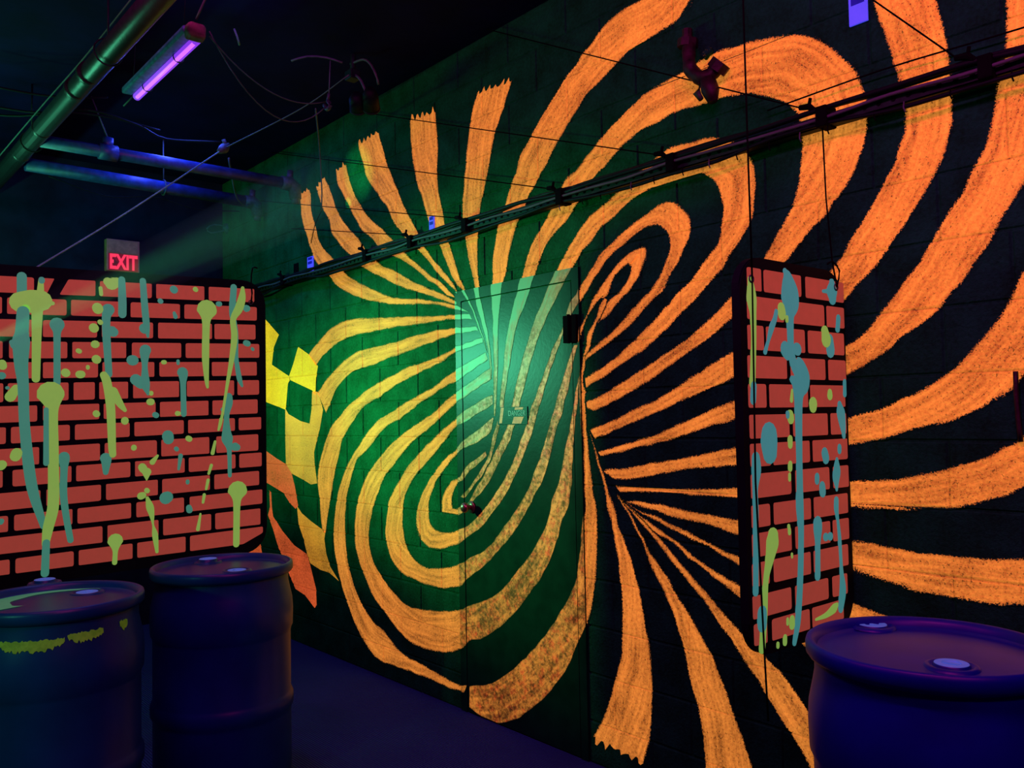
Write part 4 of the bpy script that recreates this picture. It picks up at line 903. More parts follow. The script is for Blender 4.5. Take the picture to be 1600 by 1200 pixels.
['t', [[-1.4482, 1.9314, 0.0446], [-1.4454, 1.9287, 0.0447]]],
['g', [[-1.6189, 1.7166, 0.0316], [-1.6083, 1.6943, 0.0369], [-1.5978, 1.6352, 0.037], [-1.5899, 1.5647, 0.037], [-1.5846, 1.3957, 0.0318], [-1.582, 1.3675, 0.0291]]],
['g', [[-1.5819, 1.6437, 0.0426], [-1.5499, 1.5871, 0.0296], [-1.531, 1.5614, 0.0162]]],
['t', [[-1.5009, 1.7848, 0.0465], [-1.4954, 1.7849, 0.0466]]],
['t', [[-1.4428, 1.8329, 0.0502], [-1.4456, 1.8183, 0.0446], [-1.4457, 1.7603, 0.025], [-1.4431, 1.6792, 0.039], [-1.432, 1.633, 0.0112]]],
['t', [[-1.4845, 1.6989, 0.0495], [-1.4625, 1.679, 0.0443]]],
['t', [[-1.611, 1.352, 0.0472], [-1.6084, 1.3462, 0.0446], [-1.611, 1.2905, 0.0236]]],
['g', [[-1.5311, 1.5159, 0.0324], [-1.5311, 1.5131, 0.0324]]],
['g', [[-1.4932, 1.3953, 0.0245], [-1.4932, 1.3924, 0.0245]]],
['g', [[-1.3905, 1.3538, 0.0113], [-1.4131, 1.3259, 0.0252]]],
['g', [[-1.4576, 1.3051, 0.0359], [-1.4521, 1.2962, 0.0359]]],
['g', [[-1.4383, 1.2811, 0.0416], [-1.4383, 1.2725, 0.0333], [-1.4383, 1.2466, 0.0055]]],
['g', [[-1.4633, 1.1767, 0.033], [-1.4551, 1.1789, 0.0303]]],
['g', [[-1.4384, 1.2007, 0.0222], [-1.4357, 1.1976, 0.0222]]],
['g', [[-1.4357, 1.1661, 0.0138], [-1.4247, 1.1251, 0.0334], [-1.4164, 1.087, 0.0223], [-1.4109, 1.0435, 0.0084], [-1.4026, 0.9995, 0.0253], [-1.3943, 0.9211, 0.0141]]],
['g', [[-1.5716, 0.9886, 0.0636], [-1.5716, 0.983, 0.0636], [-1.5716, 0.9467, 0.0239], [-1.5743, 0.894, 0.0211]]],
['g', [[-1.9591, 1.3752, 0.0419], [-1.9545, 1.3882, 0.0419]]],
['g', [[-2.0119, 1.3384, 0.0365], [-2.0073, 1.3433, 0.0365]]],
['g', [[-2.009, 1.757, 0.0321], [-2.0067, 1.7465, 0.0321]]],
['t', [[-2.0111, 1.707, 0.0297], [-2.0088, 1.707, 0.0298]]],
['g', [[-1.9786, 1.6205, 0.0416], [-1.9578, 1.6549, 0.0327]]],
['t', [[-1.9902, 1.6573, 0.0139], [-1.9879, 1.6573, 0.0139]]],
['t', [[-2.0109, 1.1098, 0.0205], [-2.0087, 1.1147, 0.0205]]],
['t', [[-1.3166, 2.1199, 0.035], [-1.3137, 2.1171, 0.035]]],
['g', [[-1.2159, 2.1282, 0.024], [-1.2129, 2.1254, 0.021]]],
['t', [[-1.3774, 2.0618, 0.0229], [-1.3745, 2.0591, 0.0229]]],
['t', [[-1.3141, 2.0099, 0.0146], [-1.3083, 1.9924, 0.0204]]],
['g', [[-1.1617, 2.0349, 0.0949], [-1.1618, 2.0227, 0.0917], [-1.165, 1.9799, 0.0397], [-1.1689, 1.8034, 0.0335], [-1.1634, 1.6884, 0.0183], [-1.1604, 1.6672, 0.0122]]],
['g', [[-0.9849, 2.1534, 0.0162], [-0.9885, 2.1061, 0.0356], [-1.0049, 2.0517, 0.0417], [-1.034, 1.9968, 0.0286], [-1.0281, 1.9163, 0.0318], [-1.0415, 1.8073, 0.0254], [-1.0644, 1.6834, 0.0157], [-1.0773, 1.6066, 0.0125], [-1.0966, 1.4998, 0.0124], [-1.1061, 1.4634, 0.0062]]],
['t', [[-1.0299, 2.1528, 0.0319], [-1.037, 2.0246, 0.0318], [-1.0185, 1.9323, 0.0192], [-1.0193, 1.808, 0.0223], [-1.0039, 1.709, 0.0256], [-0.9913, 1.6749, 0.0129]]],
['t', [[-1.106, 2.0663, 0.0249], [-1.0998, 2.0668, 0.0249]]],
['t', [[-0.9661, 2.0543, 0.0358], [-0.9629, 2.0545, 0.0325]]],
['t', [[-0.9705, 1.8846, 0.0292], [-0.9608, 1.8818, 0.0293]]],
['t', [[-0.9381, 1.8576, 0.0164], [-0.9349, 1.8546, 0.0164]]],
['t', [[-1.277, 1.7346, 0.0501], [-1.2741, 1.7228, 0.0441], [-1.2742, 1.6811, 0.0265], [-1.2718, 1.5414, 0.0265]]],
['g', [[-1.3638, 1.7799, 0.02], [-1.3581, 1.7801, 0.02]]],
['t', [[-1.2973, 1.7877, 0.0146], [-1.2973, 1.7758, 0.0146]]],
['g', [[-1.418, 1.6388, 0.0196], [-1.418, 1.6359, 0.0196]]],
['g', [[-1.4237, 1.5982, 0.0308], [-1.4181, 1.5982, 0.0309]]],
['t', [[-1.4013, 1.54, 0.0254], [-1.3957, 1.537, 0.0254]]],
['g', [[-1.301, 1.5447, 0.0234], [-1.2952, 1.5446, 0.0204]]],
['t', [[-1.0584, 1.622, 0.0377], [-1.0586, 1.5912, 0.0409], [-1.0684, 1.5299, 0.0251], [-1.0688, 1.4503, 0.0439], [-1.0659, 1.4197, 0.0565], [-1.0568, 1.3704, 0.0251], [-1.0544, 1.2449, 0.0189]]],
['t', [[-1.0283, 1.3816, 0.0412], [-1.0188, 1.3782, 0.035]]],
['t', [[-1.087, 1.5607, 0.0219], [-1.0839, 1.5577, 0.0219]]],
['g', [[-1.0966, 1.515, 0.0155], [-1.1092, 1.4635, 0.0093]]],
['g', [[-1.125, 1.4093, 0.0123], [-1.1375, 1.3553, 0.0184]]],
['g', [[-1.1439, 1.2982, 0.0152], [-1.1563, 1.2597, 0.0122]]],
['g', [[-1.1595, 1.2298, 0.0152], [-1.1688, 1.1884, 0.0121]]],
['g', [[-1.178, 1.1621, 0.0151], [-1.1842, 1.1267, 0.012]]],
['g', [[-1.1964, 1.074, 0.009], [-1.2087, 1.0038, 0.0179]]],
['t', [[-1.3447, 1.4426, 0.0516], [-1.3419, 1.4279, 0.0488]]],
['t', [[-1.3074, 1.3827, 0.0203], [-1.3045, 1.3796, 0.0203]]],
['t', [[-1.2871, 1.3495, 0.0204], [-1.2961, 1.288, 0.0117]]],
['t', [[-1.2553, 1.2297, 0.0177], [-1.2553, 1.2238, 0.0177]]],
['t', [[-1.3541, 1.1601, 0.0571], [-1.3484, 1.1626, 0.0543]]],
['t', [[-1.2498, 1.1081, 0.0266], [-1.2469, 1.0961, 0.0296]]],
['g', [[-1.2516, 1.4282, 0.0266], [-1.2456, 1.425, 0.0266]]],
['g', [[-1.0169, 1.1691, 0.0953], [-1.017, 1.1599, 0.0921], [-1.0204, 1.1172, 0.0381], [-1.0248, 0.9159, 0.0316]]]]}, {'x': -1.46,
 'box': [-0.6, -0.022, 0.8, 1.952],
 'r': 0.1,
 'tilt': 0.0,
 'tint': 'teal',
 'bricks': [
[[-0.5627, 1.9188], [-0.4921, 1.9188], [-0.4921, 1.8523], [-0.5627, 1.8523]],
[[-0.479, 1.9188], [-0.2787, 1.9188], [-0.2787, 1.8523], [-0.479, 1.8523]],
[[-0.2531, 1.9188], [-0.0244, 1.9188], [-0.0244, 1.8523], [-0.2531, 1.8523]],
[[-0.5669, 1.8353], [-0.3792, 1.8353], [-0.3792, 1.7673], [-0.5669, 1.7673]],
[[-0.3584, 1.8353], [-0.1494, 1.8353], [-0.1494, 1.7673], [-0.3584, 1.7673]],
[[-0.1339, 1.8353], [-0.0265, 1.8353], [-0.0265, 1.7673], [-0.1339, 1.7673]],
[[-0.568, 1.7503], [-0.488, 1.7503], [-0.488, 1.6789], [-0.568, 1.6789]],
[[-0.4749, 1.7503], [-0.2674, 1.7503], [-0.2674, 1.6789], [-0.4749, 1.6789]],
[[-0.2491, 1.7503], [-0.0328, 1.7503], [-0.0328, 1.6789], [-0.2491, 1.6789]],
[[-0.5722, 1.662], [-0.3719, 1.662], [-0.3719, 1.5966], [-0.5722, 1.5966]],
[[-0.351, 1.662], [-0.1534, 1.662], [-0.1534, 1.5966], [-0.351, 1.5966]],
[[-0.1341, 1.662], [-0.0269, 1.662], [-0.0269, 1.5966], [-0.1341, 1.5966]],
[[-0.5732, 1.5798], [-0.484, 1.5798], [-0.484, 1.5109], [-0.5732, 1.5109]],
[[-0.4676, 1.5798], [-0.2598, 1.5798], [-0.2598, 1.5109], [-0.4676, 1.5109]],
[[-0.2452, 1.5798], [-0.0372, 1.5798], [-0.0372, 1.5109], [-0.2452, 1.5109]],
[[-0.5714, 1.4905], [-0.3681, 1.4905], [-0.3681, 1.422], [-0.5714, 1.422]],
[[-0.3473, 1.4905], [-0.1499, 1.4905], [-0.1499, 1.422], [-0.3473, 1.422]],
[[-0.1306, 1.4905], [-0.0357, 1.4905], [-0.0357, 1.422], [-0.1306, 1.422]],
[[-0.5724, 1.4072], [-0.4703, 1.4072], [-0.4703, 1.3408], [-0.5724, 1.3408]],
[[-0.4571, 1.4072], [-0.2598, 1.4072], [-0.2598, 1.3408], [-0.4571, 1.3408]],
[[-0.2415, 1.4072], [-0.0337, 1.4072], [-0.0337, 1.3408], [-0.2415, 1.3408]],
[[-0.5737, 1.3206], [-0.3678, 1.3206], [-0.3678, 1.2509], [-0.5737, 1.2509]],
[[-0.3435, 1.3206], [-0.1501, 1.3206], [-0.1501, 1.2509], [-0.3435, 1.2509]],
[[-0.127, 1.3206], [-0.0323, 1.3206], [-0.0323, 1.2509], [-0.127, 1.2509]],
[[-0.5749, 1.2308], [-0.483, 1.2308], [-0.483, 1.167], [-0.5749, 1.167]],
[[-0.4634, 1.2308], [-0.2637, 1.2308], [-0.2637, 1.167], [-0.4634, 1.167]],
[[-0.2455, 1.2308], [-0.0428, 1.2308], [-0.0428, 1.167], [-0.2455, 1.167]],
[[-0.576, 1.1506], [-0.3757, 1.1506], [-0.3757, 1.0834], [-0.576, 1.0834]],
[[-0.3537, 1.1506], [-0.1553, 1.1506], [-0.1553, 1.0834], [-0.3537, 1.0834]],
[[-0.1389, 1.1506], [-0.0409, 1.1506], [-0.0409, 1.0834], [-0.1389, 1.0834]],
[[-0.5801, 1.0671], [-0.4952, 1.0671], [-0.4952, 1.0003], [-0.5801, 1.0003]],
[[-0.4725, 1.0671], [-0.2743, 1.0671], [-0.2743, 1.0003], [-0.4725, 1.0003]],
[[-0.2562, 1.0671], [-0.0511, 1.0671], [-0.0511, 1.0003], [-0.2562, 1.0003]],
[[-0.5817, 0.9751], [-0.386, 0.9751], [-0.386, 0.9104], [-0.5817, 0.9104]],
[[-0.3641, 0.9751], [-0.1775, 0.9751], [-0.1775, 0.9104], [-0.3641, 0.9104]],
[[-0.1526, 0.9751], [-0.0619, 0.9751], [-0.0619, 0.9104], [-0.1526, 0.9104]],
[[-0.5794, 0.896], [-0.515, 0.896], [-0.515, 0.8352], [-0.5794, 0.8352]],
[[-0.4898, 0.896], [-0.2896, 0.896], [-0.2896, 0.8352], [-0.4898, 0.8352]],
[[-0.2743, 0.896], [-0.0912, 0.896], [-0.0912, 0.8352], [-0.2743, 0.8352]]],
 'drips': [
['t', [[-0.366, 1.9243, 0.0209], [-0.3564, 1.9096, 0.0489], [-0.3449, 1.8654, 0.0914], [-0.3401, 1.8265, 0.088], [-0.3455, 1.7927, 0.0456], [-0.3464, 1.777, 0.0386], [-0.3473, 1.6987, 0.035], [-0.3362, 1.6483, 0.0387], [-0.3124, 1.6312, 0.0783], [-0.3034, 1.6019, 0.1108], [-0.3048, 1.5782, 0.0999], [-0.3142, 1.5389, 0.0497], [-0.3194, 1.3866, 0.0353], [-0.3226, 1.2701, 0.0352], [-0.326, 1.2122, 0.0421], [-0.3234, 1.1346, 0.0316], [-0.3347, 1.0011, 0.0314], [-0.3562, 0.8705, 0.031], [-0.377, 0.8097, 0.0204]]],
['t', [[-0.3791, 1.6878, 0.0482], [-0.3658, 1.6785, 0.052]]],
['t', [[-0.3161, 1.6901, 0.0391], [-0.3091, 1.6884, 0.0393]]],
['g', [[-0.55, 1.8824, 0.0222], [-0.5451, 1.8548, 0.0382], [-0.5436, 1.8213, 0.0477], [-0.5392, 1.7843, 0.0318], [-0.5398, 1.7097, 0.0254], [-0.5527, 1.5794, 0.0283]]],
['t', [[-0.5467, 1.5739, 0.0284], [-0.5519, 1.5332, 0.0283]]],
['g', [[-0.393, 1.8091, 0.0378], [-0.3904, 1.7938, 0.0412]]],
['g', [[-0.3634, 1.7838, 0.0139], [-0.364, 1.774, 0.0139]]],
['t', [[-0.4208, 1.7976, 0.0169], [-0.4286, 1.776, 0.0202], [-0.4505, 1.7423, 0.0233], [-0.4691, 1.7033, 0.0131], [-0.4837, 1.6744, 0.0163]]],
['t', [[-0.0975, 1.9104, 0.0316], [-0.0991, 1.8852, 0.0632], [-0.0966, 1.8625, 0.0435]]],
['t', [[-0.1537, 1.8808, 0.0103], [-0.107, 1.8846, 0.0188]]],
['t', [[-0.0649, 1.7999, 0.024], [-0.0712, 1.764, 0.024]]],
['g', [[-0.1502, 1.7517, 0.0385], [-0.144, 1.7273, 0.054]]],
['t', [[-0.121, 1.7242, 0.0429], [-0.119, 1.6934, 0.0507]]],
['g', [[-0.3481, 1.5622, 0.0105], [-0.3532, 1.5331, 0.0174]]],
['g', [[-0.232, 1.521, 0.0443], [-0.2325, 1.513, 0.0406]]],
['g', [[-0.1316, 1.5554, 0.0271], [-0.1321, 1.5472, 0.0309]]],
['g', [[-0.3628, 1.4866, 0.0346], [-0.3598, 1.4769, 0.0347]]],
['g', [[-0.3668, 1.4153, 0.0241], [-0.3678, 1.398, 0.0242]]],
['g', [[-0.371, 1.3404, 0.0207], [-0.3718, 1.327, 0.0206]]],
['g', [[-0.3763, 1.308, 0.0137], [-0.377, 1.2947, 0.0138]]],
['t', [[-0.3762, 1.4926, 0.0172], [-0.3767, 1.4849, 0.0172]]],
['t', [[-0.0751, 1.5183, 0.0238], [-0.0689, 1.4913, 0.0478], [-0.0596, 1.4497, 0.0359], [-0.0539, 1.4143, 0.016]]],
['t', [[-0.0382, 1.5935, 0.0162], [-0.0409, 1.5516, 0.0202]]],
['t', [[-0.477, 1.4298, 0.0784], [-0.4782, 1.4073, 0.0816], [-0.4763, 1.381, 0.0718]]],
['t', [[-0.1741, 1.3651, 0.0379], [-0.1675, 1.3487, 0.0379]]],
['t', [[-0.084, 1.38, 0.0237], [-0.0847, 1.3698, 0.0237]]],
['t', [[-0.1023, 1.3417, 0.0157], [-0.1045, 1.307, 0.043], [-0.1101, 1.2808, 0.039], [-0.1084, 1.2459, 0.0117]]],
['t', [[-0.2235, 1.2934, 0.0258], [-0.2243, 1.2816, 0.0258]]],
['t', [[-0.1956, 1.2618, 0.0337], [-0.193, 1.2436, 0.0337]]],
['t', [[-0.1145, 1.2117, 0.0272], [-0.1162, 1.1854, 0.0271], [-0.1104, 1.1544, 0.0155], [-0.1026, 1.0926, 0.0195], [-0.0974, 0.9903, 0.0195], [-0.0938, 0.9249, 0.0391], [-0.1091, 0.8705, 0.031]]],
['t', [[-0.2286, 1.149, 0.0478], [-0.2298, 1.1294, 0.0477], [-0.2324, 1.0862, 0.0293], [-0.2384, 0.9885, 0.0292]]],
['t', [[-0.1866, 1.1032, 0.0263], [-0.1828, 1.1028, 0.0262]]],
['t', [[-0.1601, 1.1025, 0.0266], [-0.1563, 1.1021, 0.0266]]],
['g', [[-0.4731, 1.1344, 0.0521], [-0.4774, 1.1162, 0.0618], [-0.4927, 1.0735, 0.0419], [-0.5151, 1.0155, 0.0255], [-0.5298, 0.9172, 0.0315], [-0.5443, 0.8217, 0.0281]]],
['t', [[-0.5391, 0.9223, 0.0439], [-0.5408, 0.8899, 0.0439]]],
['t', [[-0.5478, 1.3655, 0.0378], [-0.5465, 1.3305, 0.0441], [-0.5555, 1.276, 0.025], [-0.5557, 1.2121, 0.025], [-0.5672, 0.9863, 0.0248]]],
['g', [[-0.3882, 1.1561, 0.0136], [-0.3859, 1.1369, 0.017]]],
['g', [[-0.3759, 1.0711, 0.0103], [-0.3763, 1.0636, 0.0102]]],
['g', [[-0.3867, 0.8793, 0.0271], [-0.3876, 0.8644, 0.0305]]],
['g', [[-0.4103, 0.8832, 0.0134], [-0.4109, 0.872, 0.0134]]],
['g', [[-0.4266, 0.8335, 0.0199], [-0.4274, 0.8188, 0.0199]]],
['g', [[-0.4637, 0.8216, 0.0131], [-0.4641, 0.8143, 0.0131]]],
['g', [[-0.2573, 0.8583, 0.0077], [-0.1978, 0.8624, 0.0176], [-0.1476, 0.8764, 0.0298], [-0.1316, 0.884, 0.016]]]]}]


def print_piece(name, pts, x, th, mat, parent):
    """a thin raised print on a panel that faces +X; pts are (y, z)"""
    n = len(pts)
    v = [(x + th, p[0], p[1]) for p in pts] + [(x, p[0], p[1]) for p in pts]
    a = sum(pts[i][0] * pts[(i + 1) % n][1] - pts[(i + 1) % n][0] * pts[i][1] for i in range(n))
    f = [tuple(range(n)) if a > 0 else tuple(range(n))[::-1]]
    for i in range(n):
        j = (i + 1) % n
        f.append((i, n + i, n + j, j) if a > 0 else (j, n + j, n + i, i))
    return mesh_obj(name, v, f, mat, parent)


def soften(q, r=0.007):
    out = []
    n = len(q)
    for i in range(n):
        p, a, b = Vector(q[i]), Vector(q[i - 1]), Vector(q[(i + 1) % n])
        for e in (a, b):
            d = e - p
            out.append(p + d.normalized() * min(r * (0.6 + random.random() * 0.8), d.length * 0.4))
        c = (out[-1] + out[-2]) / 2 * 0.5 + p * 0.5
        out.insert(-1, c)
    return [(p.x, p.y) for p in out]


def spine_poly(sp):
    """outline of a paint drip from spine points (y, z, width); rounded ends"""
    P = np.array(sp, float)
    if len(P) > 2:
        P = catmull(P, 0.012)
    L, R = [], []
    for i in range(len(P)):
        t = P[min(i + 1, len(P) - 1), :2] - P[max(i - 1, 0), :2]
        t /= max(np.linalg.norm(t), 1e-9)
        nrm = np.array([-t[1], t[0]])
        h = max(P[i, 2] / 2, 0.0012)
        L.append(P[i, :2] + nrm * h)
        R.append(P[i, :2] - nrm * h)

    def cap(c, frm, to, h):
        a0 = math.atan2(*(frm - c)[::-1])
        return [c + h * np.array([math.cos(a0 - k * math.pi / 6), math.sin(a0 - k * math.pi / 6)]) for k in range(1, 6)]
    end = cap(P[-1, :2], L[-1], R[-1], max(P[-1, 2] / 2, 0.0012))
    beg = cap(P[0, :2], R[0], L[0], max(P[0, 2] / 2, 0.0012))
    return [tuple(map(float, q)) for q in L + end + R[::-1] + beg]


def rounded_outline(y0, y1, z0, z1, r, tilt):
    out = []
    for cy, cz, a in ((y1 - r, z1 - r, 0), (y0 + r, z1 - r, 90), (y0 + r, z0 + r, 180), (y1 - r, z0 + r, 270)):
        for k in range(0, 9):
            t = math.radians(a + k * 90 / 8)
            out.append((cy + r * math.cos(t), cz + r * math.sin(t)))
    return [(y, z + tilt * (y - y1)) for y, z in out]


def make_panel(P, label, th=0.028):
    root = thing('banner', (0, 0, 0), label, 'panel', None)
    x = P['x']
    ol = rounded_outline(*P['box'], P['r'], P['tilt'])
    n = len(ol)
    bm = bmesh.new()
    f = [bm.verts.new((x, y, z)) for y, z in ol]
    b = [bm.verts.new((x - th, y, z)) for y, z in ol]
    fa = bm.faces.new(f); fb = bm.faces.new(b[::-1])
    for i in range(n): bm.faces.new((f[i], b[i], b[(i + 1) % n], f[(i + 1) % n]))
    bmesh.ops.bevel(bm, geom=[e for e in fa.edges], offset=0.004, segments=2, affect='EDGES')
    bm_obj('board', bm, M['panelblack'], root)
    for q in P['bricks']:
        print_piece('brick', soften(q), x, 0.0012, M['printred'], root)
    for i, (c, sp) in enumerate(P['drips']):
        big = len(sp) > 2
        o = print_piece('paint_drip' if big else 'paint_spot', spine_poly(sp), x, 0.0016 + 0.00012 * (i % 12), M[P['tint'] if c == 't' else 'green'], root)
        o['label'] = ('blue green ' if c == 't' else 'yellow green ') + ('paint drip' if big else 'paint spot')
    return root


pl = make_panel(PANELS[0], 'wide hanging panel printed with red bricks and drips, behind the two blue drums')
pr = make_panel(PANELS[1], 'narrow hanging panel printed with red bricks and drips, beside the single blue drum')
# grommets and cords of the panels
for root, (gy, gz), x in ((pl, (-0.945, 2.085), PANELS[0]['x']), (pr, (-0.545, 1.885), PANELS[1]['x']), (pr, (-0.075, 1.90), PANELS[1]['x'])):
    bm = bmesh.new()
    pts = [(x + 0.003, gy + 0.010 * math.cos(t), gz + 0.010 * math.sin(t)) for t in [k * math.pi / 6 for k in range(13)]]
    add_tube(bm, pts, 0.003, 6, False)
    bm_obj('grommet', bm, M['bracket'], root, True)
xl, xr = PANELS[0]['x'], PANELS[1]['x']
tube_obj('hanging_cord', smooth_path([(xl + .006, -0.945, 2.085), (xl + .012, -0.942, 2.13), (xl - .015, -0.935, 2.19), (xl - .02, -0.925, 2.26), (xl - .02, -0.90, 2.262)], 0.03), 0.004, M['cord'], pl, 6)
tube_obj('hanging_cord', [(xr + .006, -0.545, 1.885), (xr + .004, -0.545, 2.30), (xr + .002, -0.545, ZC)], 0.0028, M['cord'], pr, 6)
tube_obj('hanging_cord', [(xr + .006, -0.545, 1.885), (xr + .007, -0.56, 1.3), (xr + .010, -0.545, 0.795), (xr + .012, -0.54, 0.62)], 0.0028, M['cord'], pr, 6)
tube_obj('hanging_cord', [(xr + .006, -0.075, 1.90), (xr - .01, -0.07, 1.99), (xr - .03, -0.06, 2.2), (xr - .04, -0.05, 2.45)], 0.0028, M['cord'], pr, 6)
tube_obj('hanging_cord', smooth_path([(xr + .006, -0.075, 1.90), (xr + .006, -0.055, 1.955), (xr - .006, -0.075, 1.985), (xr - .01, -0.10, 1.975)], 0.02), 0.003, M['cord'], pr, 6)

# ------------------------------------------------------------------ drums
def drum(c, label, h, bungs, mk='navy'):
    root = thing('plastic_drum', c, label, 'drum', 'blue plastic drums')
    s = h / 0.9
    R = 0.29
    z = lambda t: t * s
    prof = [(0.0, 0.012), (0.25, 0.012), (0.262, 0.0), (0.272, 0.006), (0.279, 0.03), (0.279, z(0.27)), (0.281, z(0.285)), (0.289, z(0.30)), (0.2895, z(0.335)), (0.283, z(0.35)), (0.279, z(0.36)),
            (0.279, z(0.60)), (0.281, z(0.612)), (0.288, z(0.628)), (0.290, z(0.70)), (0.287, z(0.74)), (0.277, z(0.785)), (0.271, z(0.815)), (0.270, z(0.855))]
    bm = bmesh.new()
    add_lathe(bm, prof, (*c, 0), 64)
    bm_obj('body', bm, M[mk], root, True)
    rim = [(0.270, z(0.850)), (0.284, z(0.857)), (0.2905, z(0.866)), (0.2910, z(0.886)), (0.288, z(0.896)), (0.282, z(0.9)), (0.274, z(0.897)), (0.266, z(0.888)), (0.262, z(0.876))]
    bm = bmesh.new()
    add_lathe(bm, rim, (*c, 0), 64)
    bm_obj('rim', bm, M[mk], root, True)
    lid = [(0.262, z(0.878)), (0.252, z(0.8725)), (0.235, z(0.8735)), (0.10, z(0.879)), (0.0, z(0.880))]
    bm = bmesh.new()
    add_lathe(bm, lid, (*c, 0), 64)
    bm_obj('lid', bm, M[mk], root, True)
    for (ang, rr, up) in bungs:
        bx, by = c[0] + rr * math.cos(ang), c[1] + rr * math.sin(ang)
        zz = z(0.875)
        bm = bmesh.new()
        add_lathe(bm, [(0.062, 0.0), (0.058, 0.007), (0.049, 0.008), (0.045, 0.002), (0.041, 0.002), (0.041, up), (0.038, up + 0.003)], (bx, by, zz), 28)
        col = bm_obj('bung_collar', bm, M[mk], root, True)
        bm = bmesh.new()
        add_lathe(bm, [(0.038, up + 0.0025), (0.037, up + 0.004), (0.022, up + 0.004), (0.020, up + 0.001), (0.0, up + 0.001)], (bx, by, zz), 28)
        add_box(bm, (bx - 0.018, by - 0.004, zz + up + 0.001), (bx + 0.018, by + 0.004, zz + up + 0.004), 0.001)
        bm_obj('bung', bm, M['bung'], col)
    return root


def toward(c, px, py): return math.atan2(py - c[1], px - c[0])


cM, cL, cR = (-3.647, -1.25), (-3.400, -1.950), (-1.000, -0.510)
drum(cM, 'blue plastic drum nearest the mural wall of the pair under the wide panel', 0.90, [(3.080, 0.201, 0.016), (0.152, 0.111, 0.003)])
dl = drum(cL, 'blue plastic drum with a ragged green tape band under its rim', 0.90, [(3.013, 0.435, 0.014), (2.193, 0.155, 0.003)])
drum(cR, 'lone blue plastic drum in front of the narrow brick print panel', 0.92, [(2.567, 0.261, 0.006), (-0.787, 0.134, 0.008)], 'drum')
# torn tape left round the neck of one drum
rnd = random.Random(5)
def band(a0, a1, zlo, zhi, n, rag, name='tape_residue'):
    v, f = [], []
    for k in range(n + 1):
        a = a0 + (a1 - a0) * k / n
        e = math.sin(math.pi * k / n) ** 0.5
        zt, zb_ = zhi + rnd.uniform(-rag, rag) * 0.5, zlo + (zhi - zlo) * 0.55 * (1 - e) + rnd.uniform(-rag, rag)
        for zz in (zt, zb_):
            t = min(max((zz - 0.785) / 0.03, 0), 1)
            rr = 0.277 - 0.006 * t + 0.0018 if zz > 0.785 else 0.277 + (0.785 - zz) / 0.045 * 0.010 + 0.0018
            v.append((cL[0] + rr * math.cos(a), cL[1] + rr * math.sin(a), zz))
    for k in range(n): f.append((2 * k, 2 * k + 1, 2 * k + 3, 2 * k + 2))
    o = mesh_obj(name, v, f, M['tape'], dl)
    o['label'] = 'torn yellow green tape'
base_a = toward(cL, 0, -2.687)
band(base_a - 0.62, base_a + 0.10, 0.772, 0.806, 40, 0.006)
band(base_a + 0.13, base_a + 0.55, 0.785, 0.815, 24, 0.006)
band(base_a + 0.80, base_a + 0.95, 0.790, 0.822, 10, 0.007)

v, f = [], []  # green reflection on the lid, modelled as a thin coloured crescent
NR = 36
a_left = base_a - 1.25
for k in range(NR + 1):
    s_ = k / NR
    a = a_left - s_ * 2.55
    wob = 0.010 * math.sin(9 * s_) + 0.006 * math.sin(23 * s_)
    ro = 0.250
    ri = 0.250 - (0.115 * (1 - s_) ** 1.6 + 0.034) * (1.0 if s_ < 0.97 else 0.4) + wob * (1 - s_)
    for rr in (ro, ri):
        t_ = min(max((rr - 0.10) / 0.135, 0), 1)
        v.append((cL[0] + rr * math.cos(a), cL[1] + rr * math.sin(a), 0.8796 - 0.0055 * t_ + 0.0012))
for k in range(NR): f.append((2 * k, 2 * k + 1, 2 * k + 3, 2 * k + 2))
o = mesh_obj('lid_reflection', v, f, M['lid_shine'], dl)
o['label'] = 'pale green light reflection modelled as a crescent on the lid'

# ------------------------------------------------------------------ exit sign
ex = thing('exit_sign', (0, 0, 0), 'square exit sign with red lit letters on the dark back wall', 'sign')
ey0, ey1, ez0, ez1 = -0.893, -0.660, 2.636, 2.872
box_obj('housing', (X0 + 0.002, ey0, ez0), (X0 + 0.065, ey1, ez1), M['exitbox'], ex, 0.004)
box_obj('upper_plate', (X0 + 0.064, ey0 + 0.012, 2.770), (X0 + 0.069, ey1 - 0.012, ez1 - 0.010), M['exitbox'], ex, 0.001)
fc = box_obj('lens', (X0 + 0.064, ey0 + 0.012, ez0 + 0.004), (X0 + 0.068, ey1 - 0.012, 2.764), M['exitface'], ex, 0.001)
TX = Matrix(((0, 0, 1, 0), (1, 0, 0, 0), (0, 1, 0, 0), (0, 0, 0, 1)))     # text plane: x -> +Y, y -> +Z, normal +X
text_obj('lettering', 'EXIT', 0.150, Matrix.Translation((X0 + 0.0690, (ey0 + ey1) / 2, 2.699)) @ TX, M['exitletter'], fc, 0.0008, 0.196, 0.0055)
ay, az = ey0 + 0.060, 2.700
mesh_obj('arrow', [(X0 + 0.0705, ay - 0.012, az - 0.03), (X0 + 0.0705, ay + 0.020, az), (X0 + 0.0705, ay - 0.012, az + 0.03)], [(0, 1, 2)], M['exitarrow'], fc)

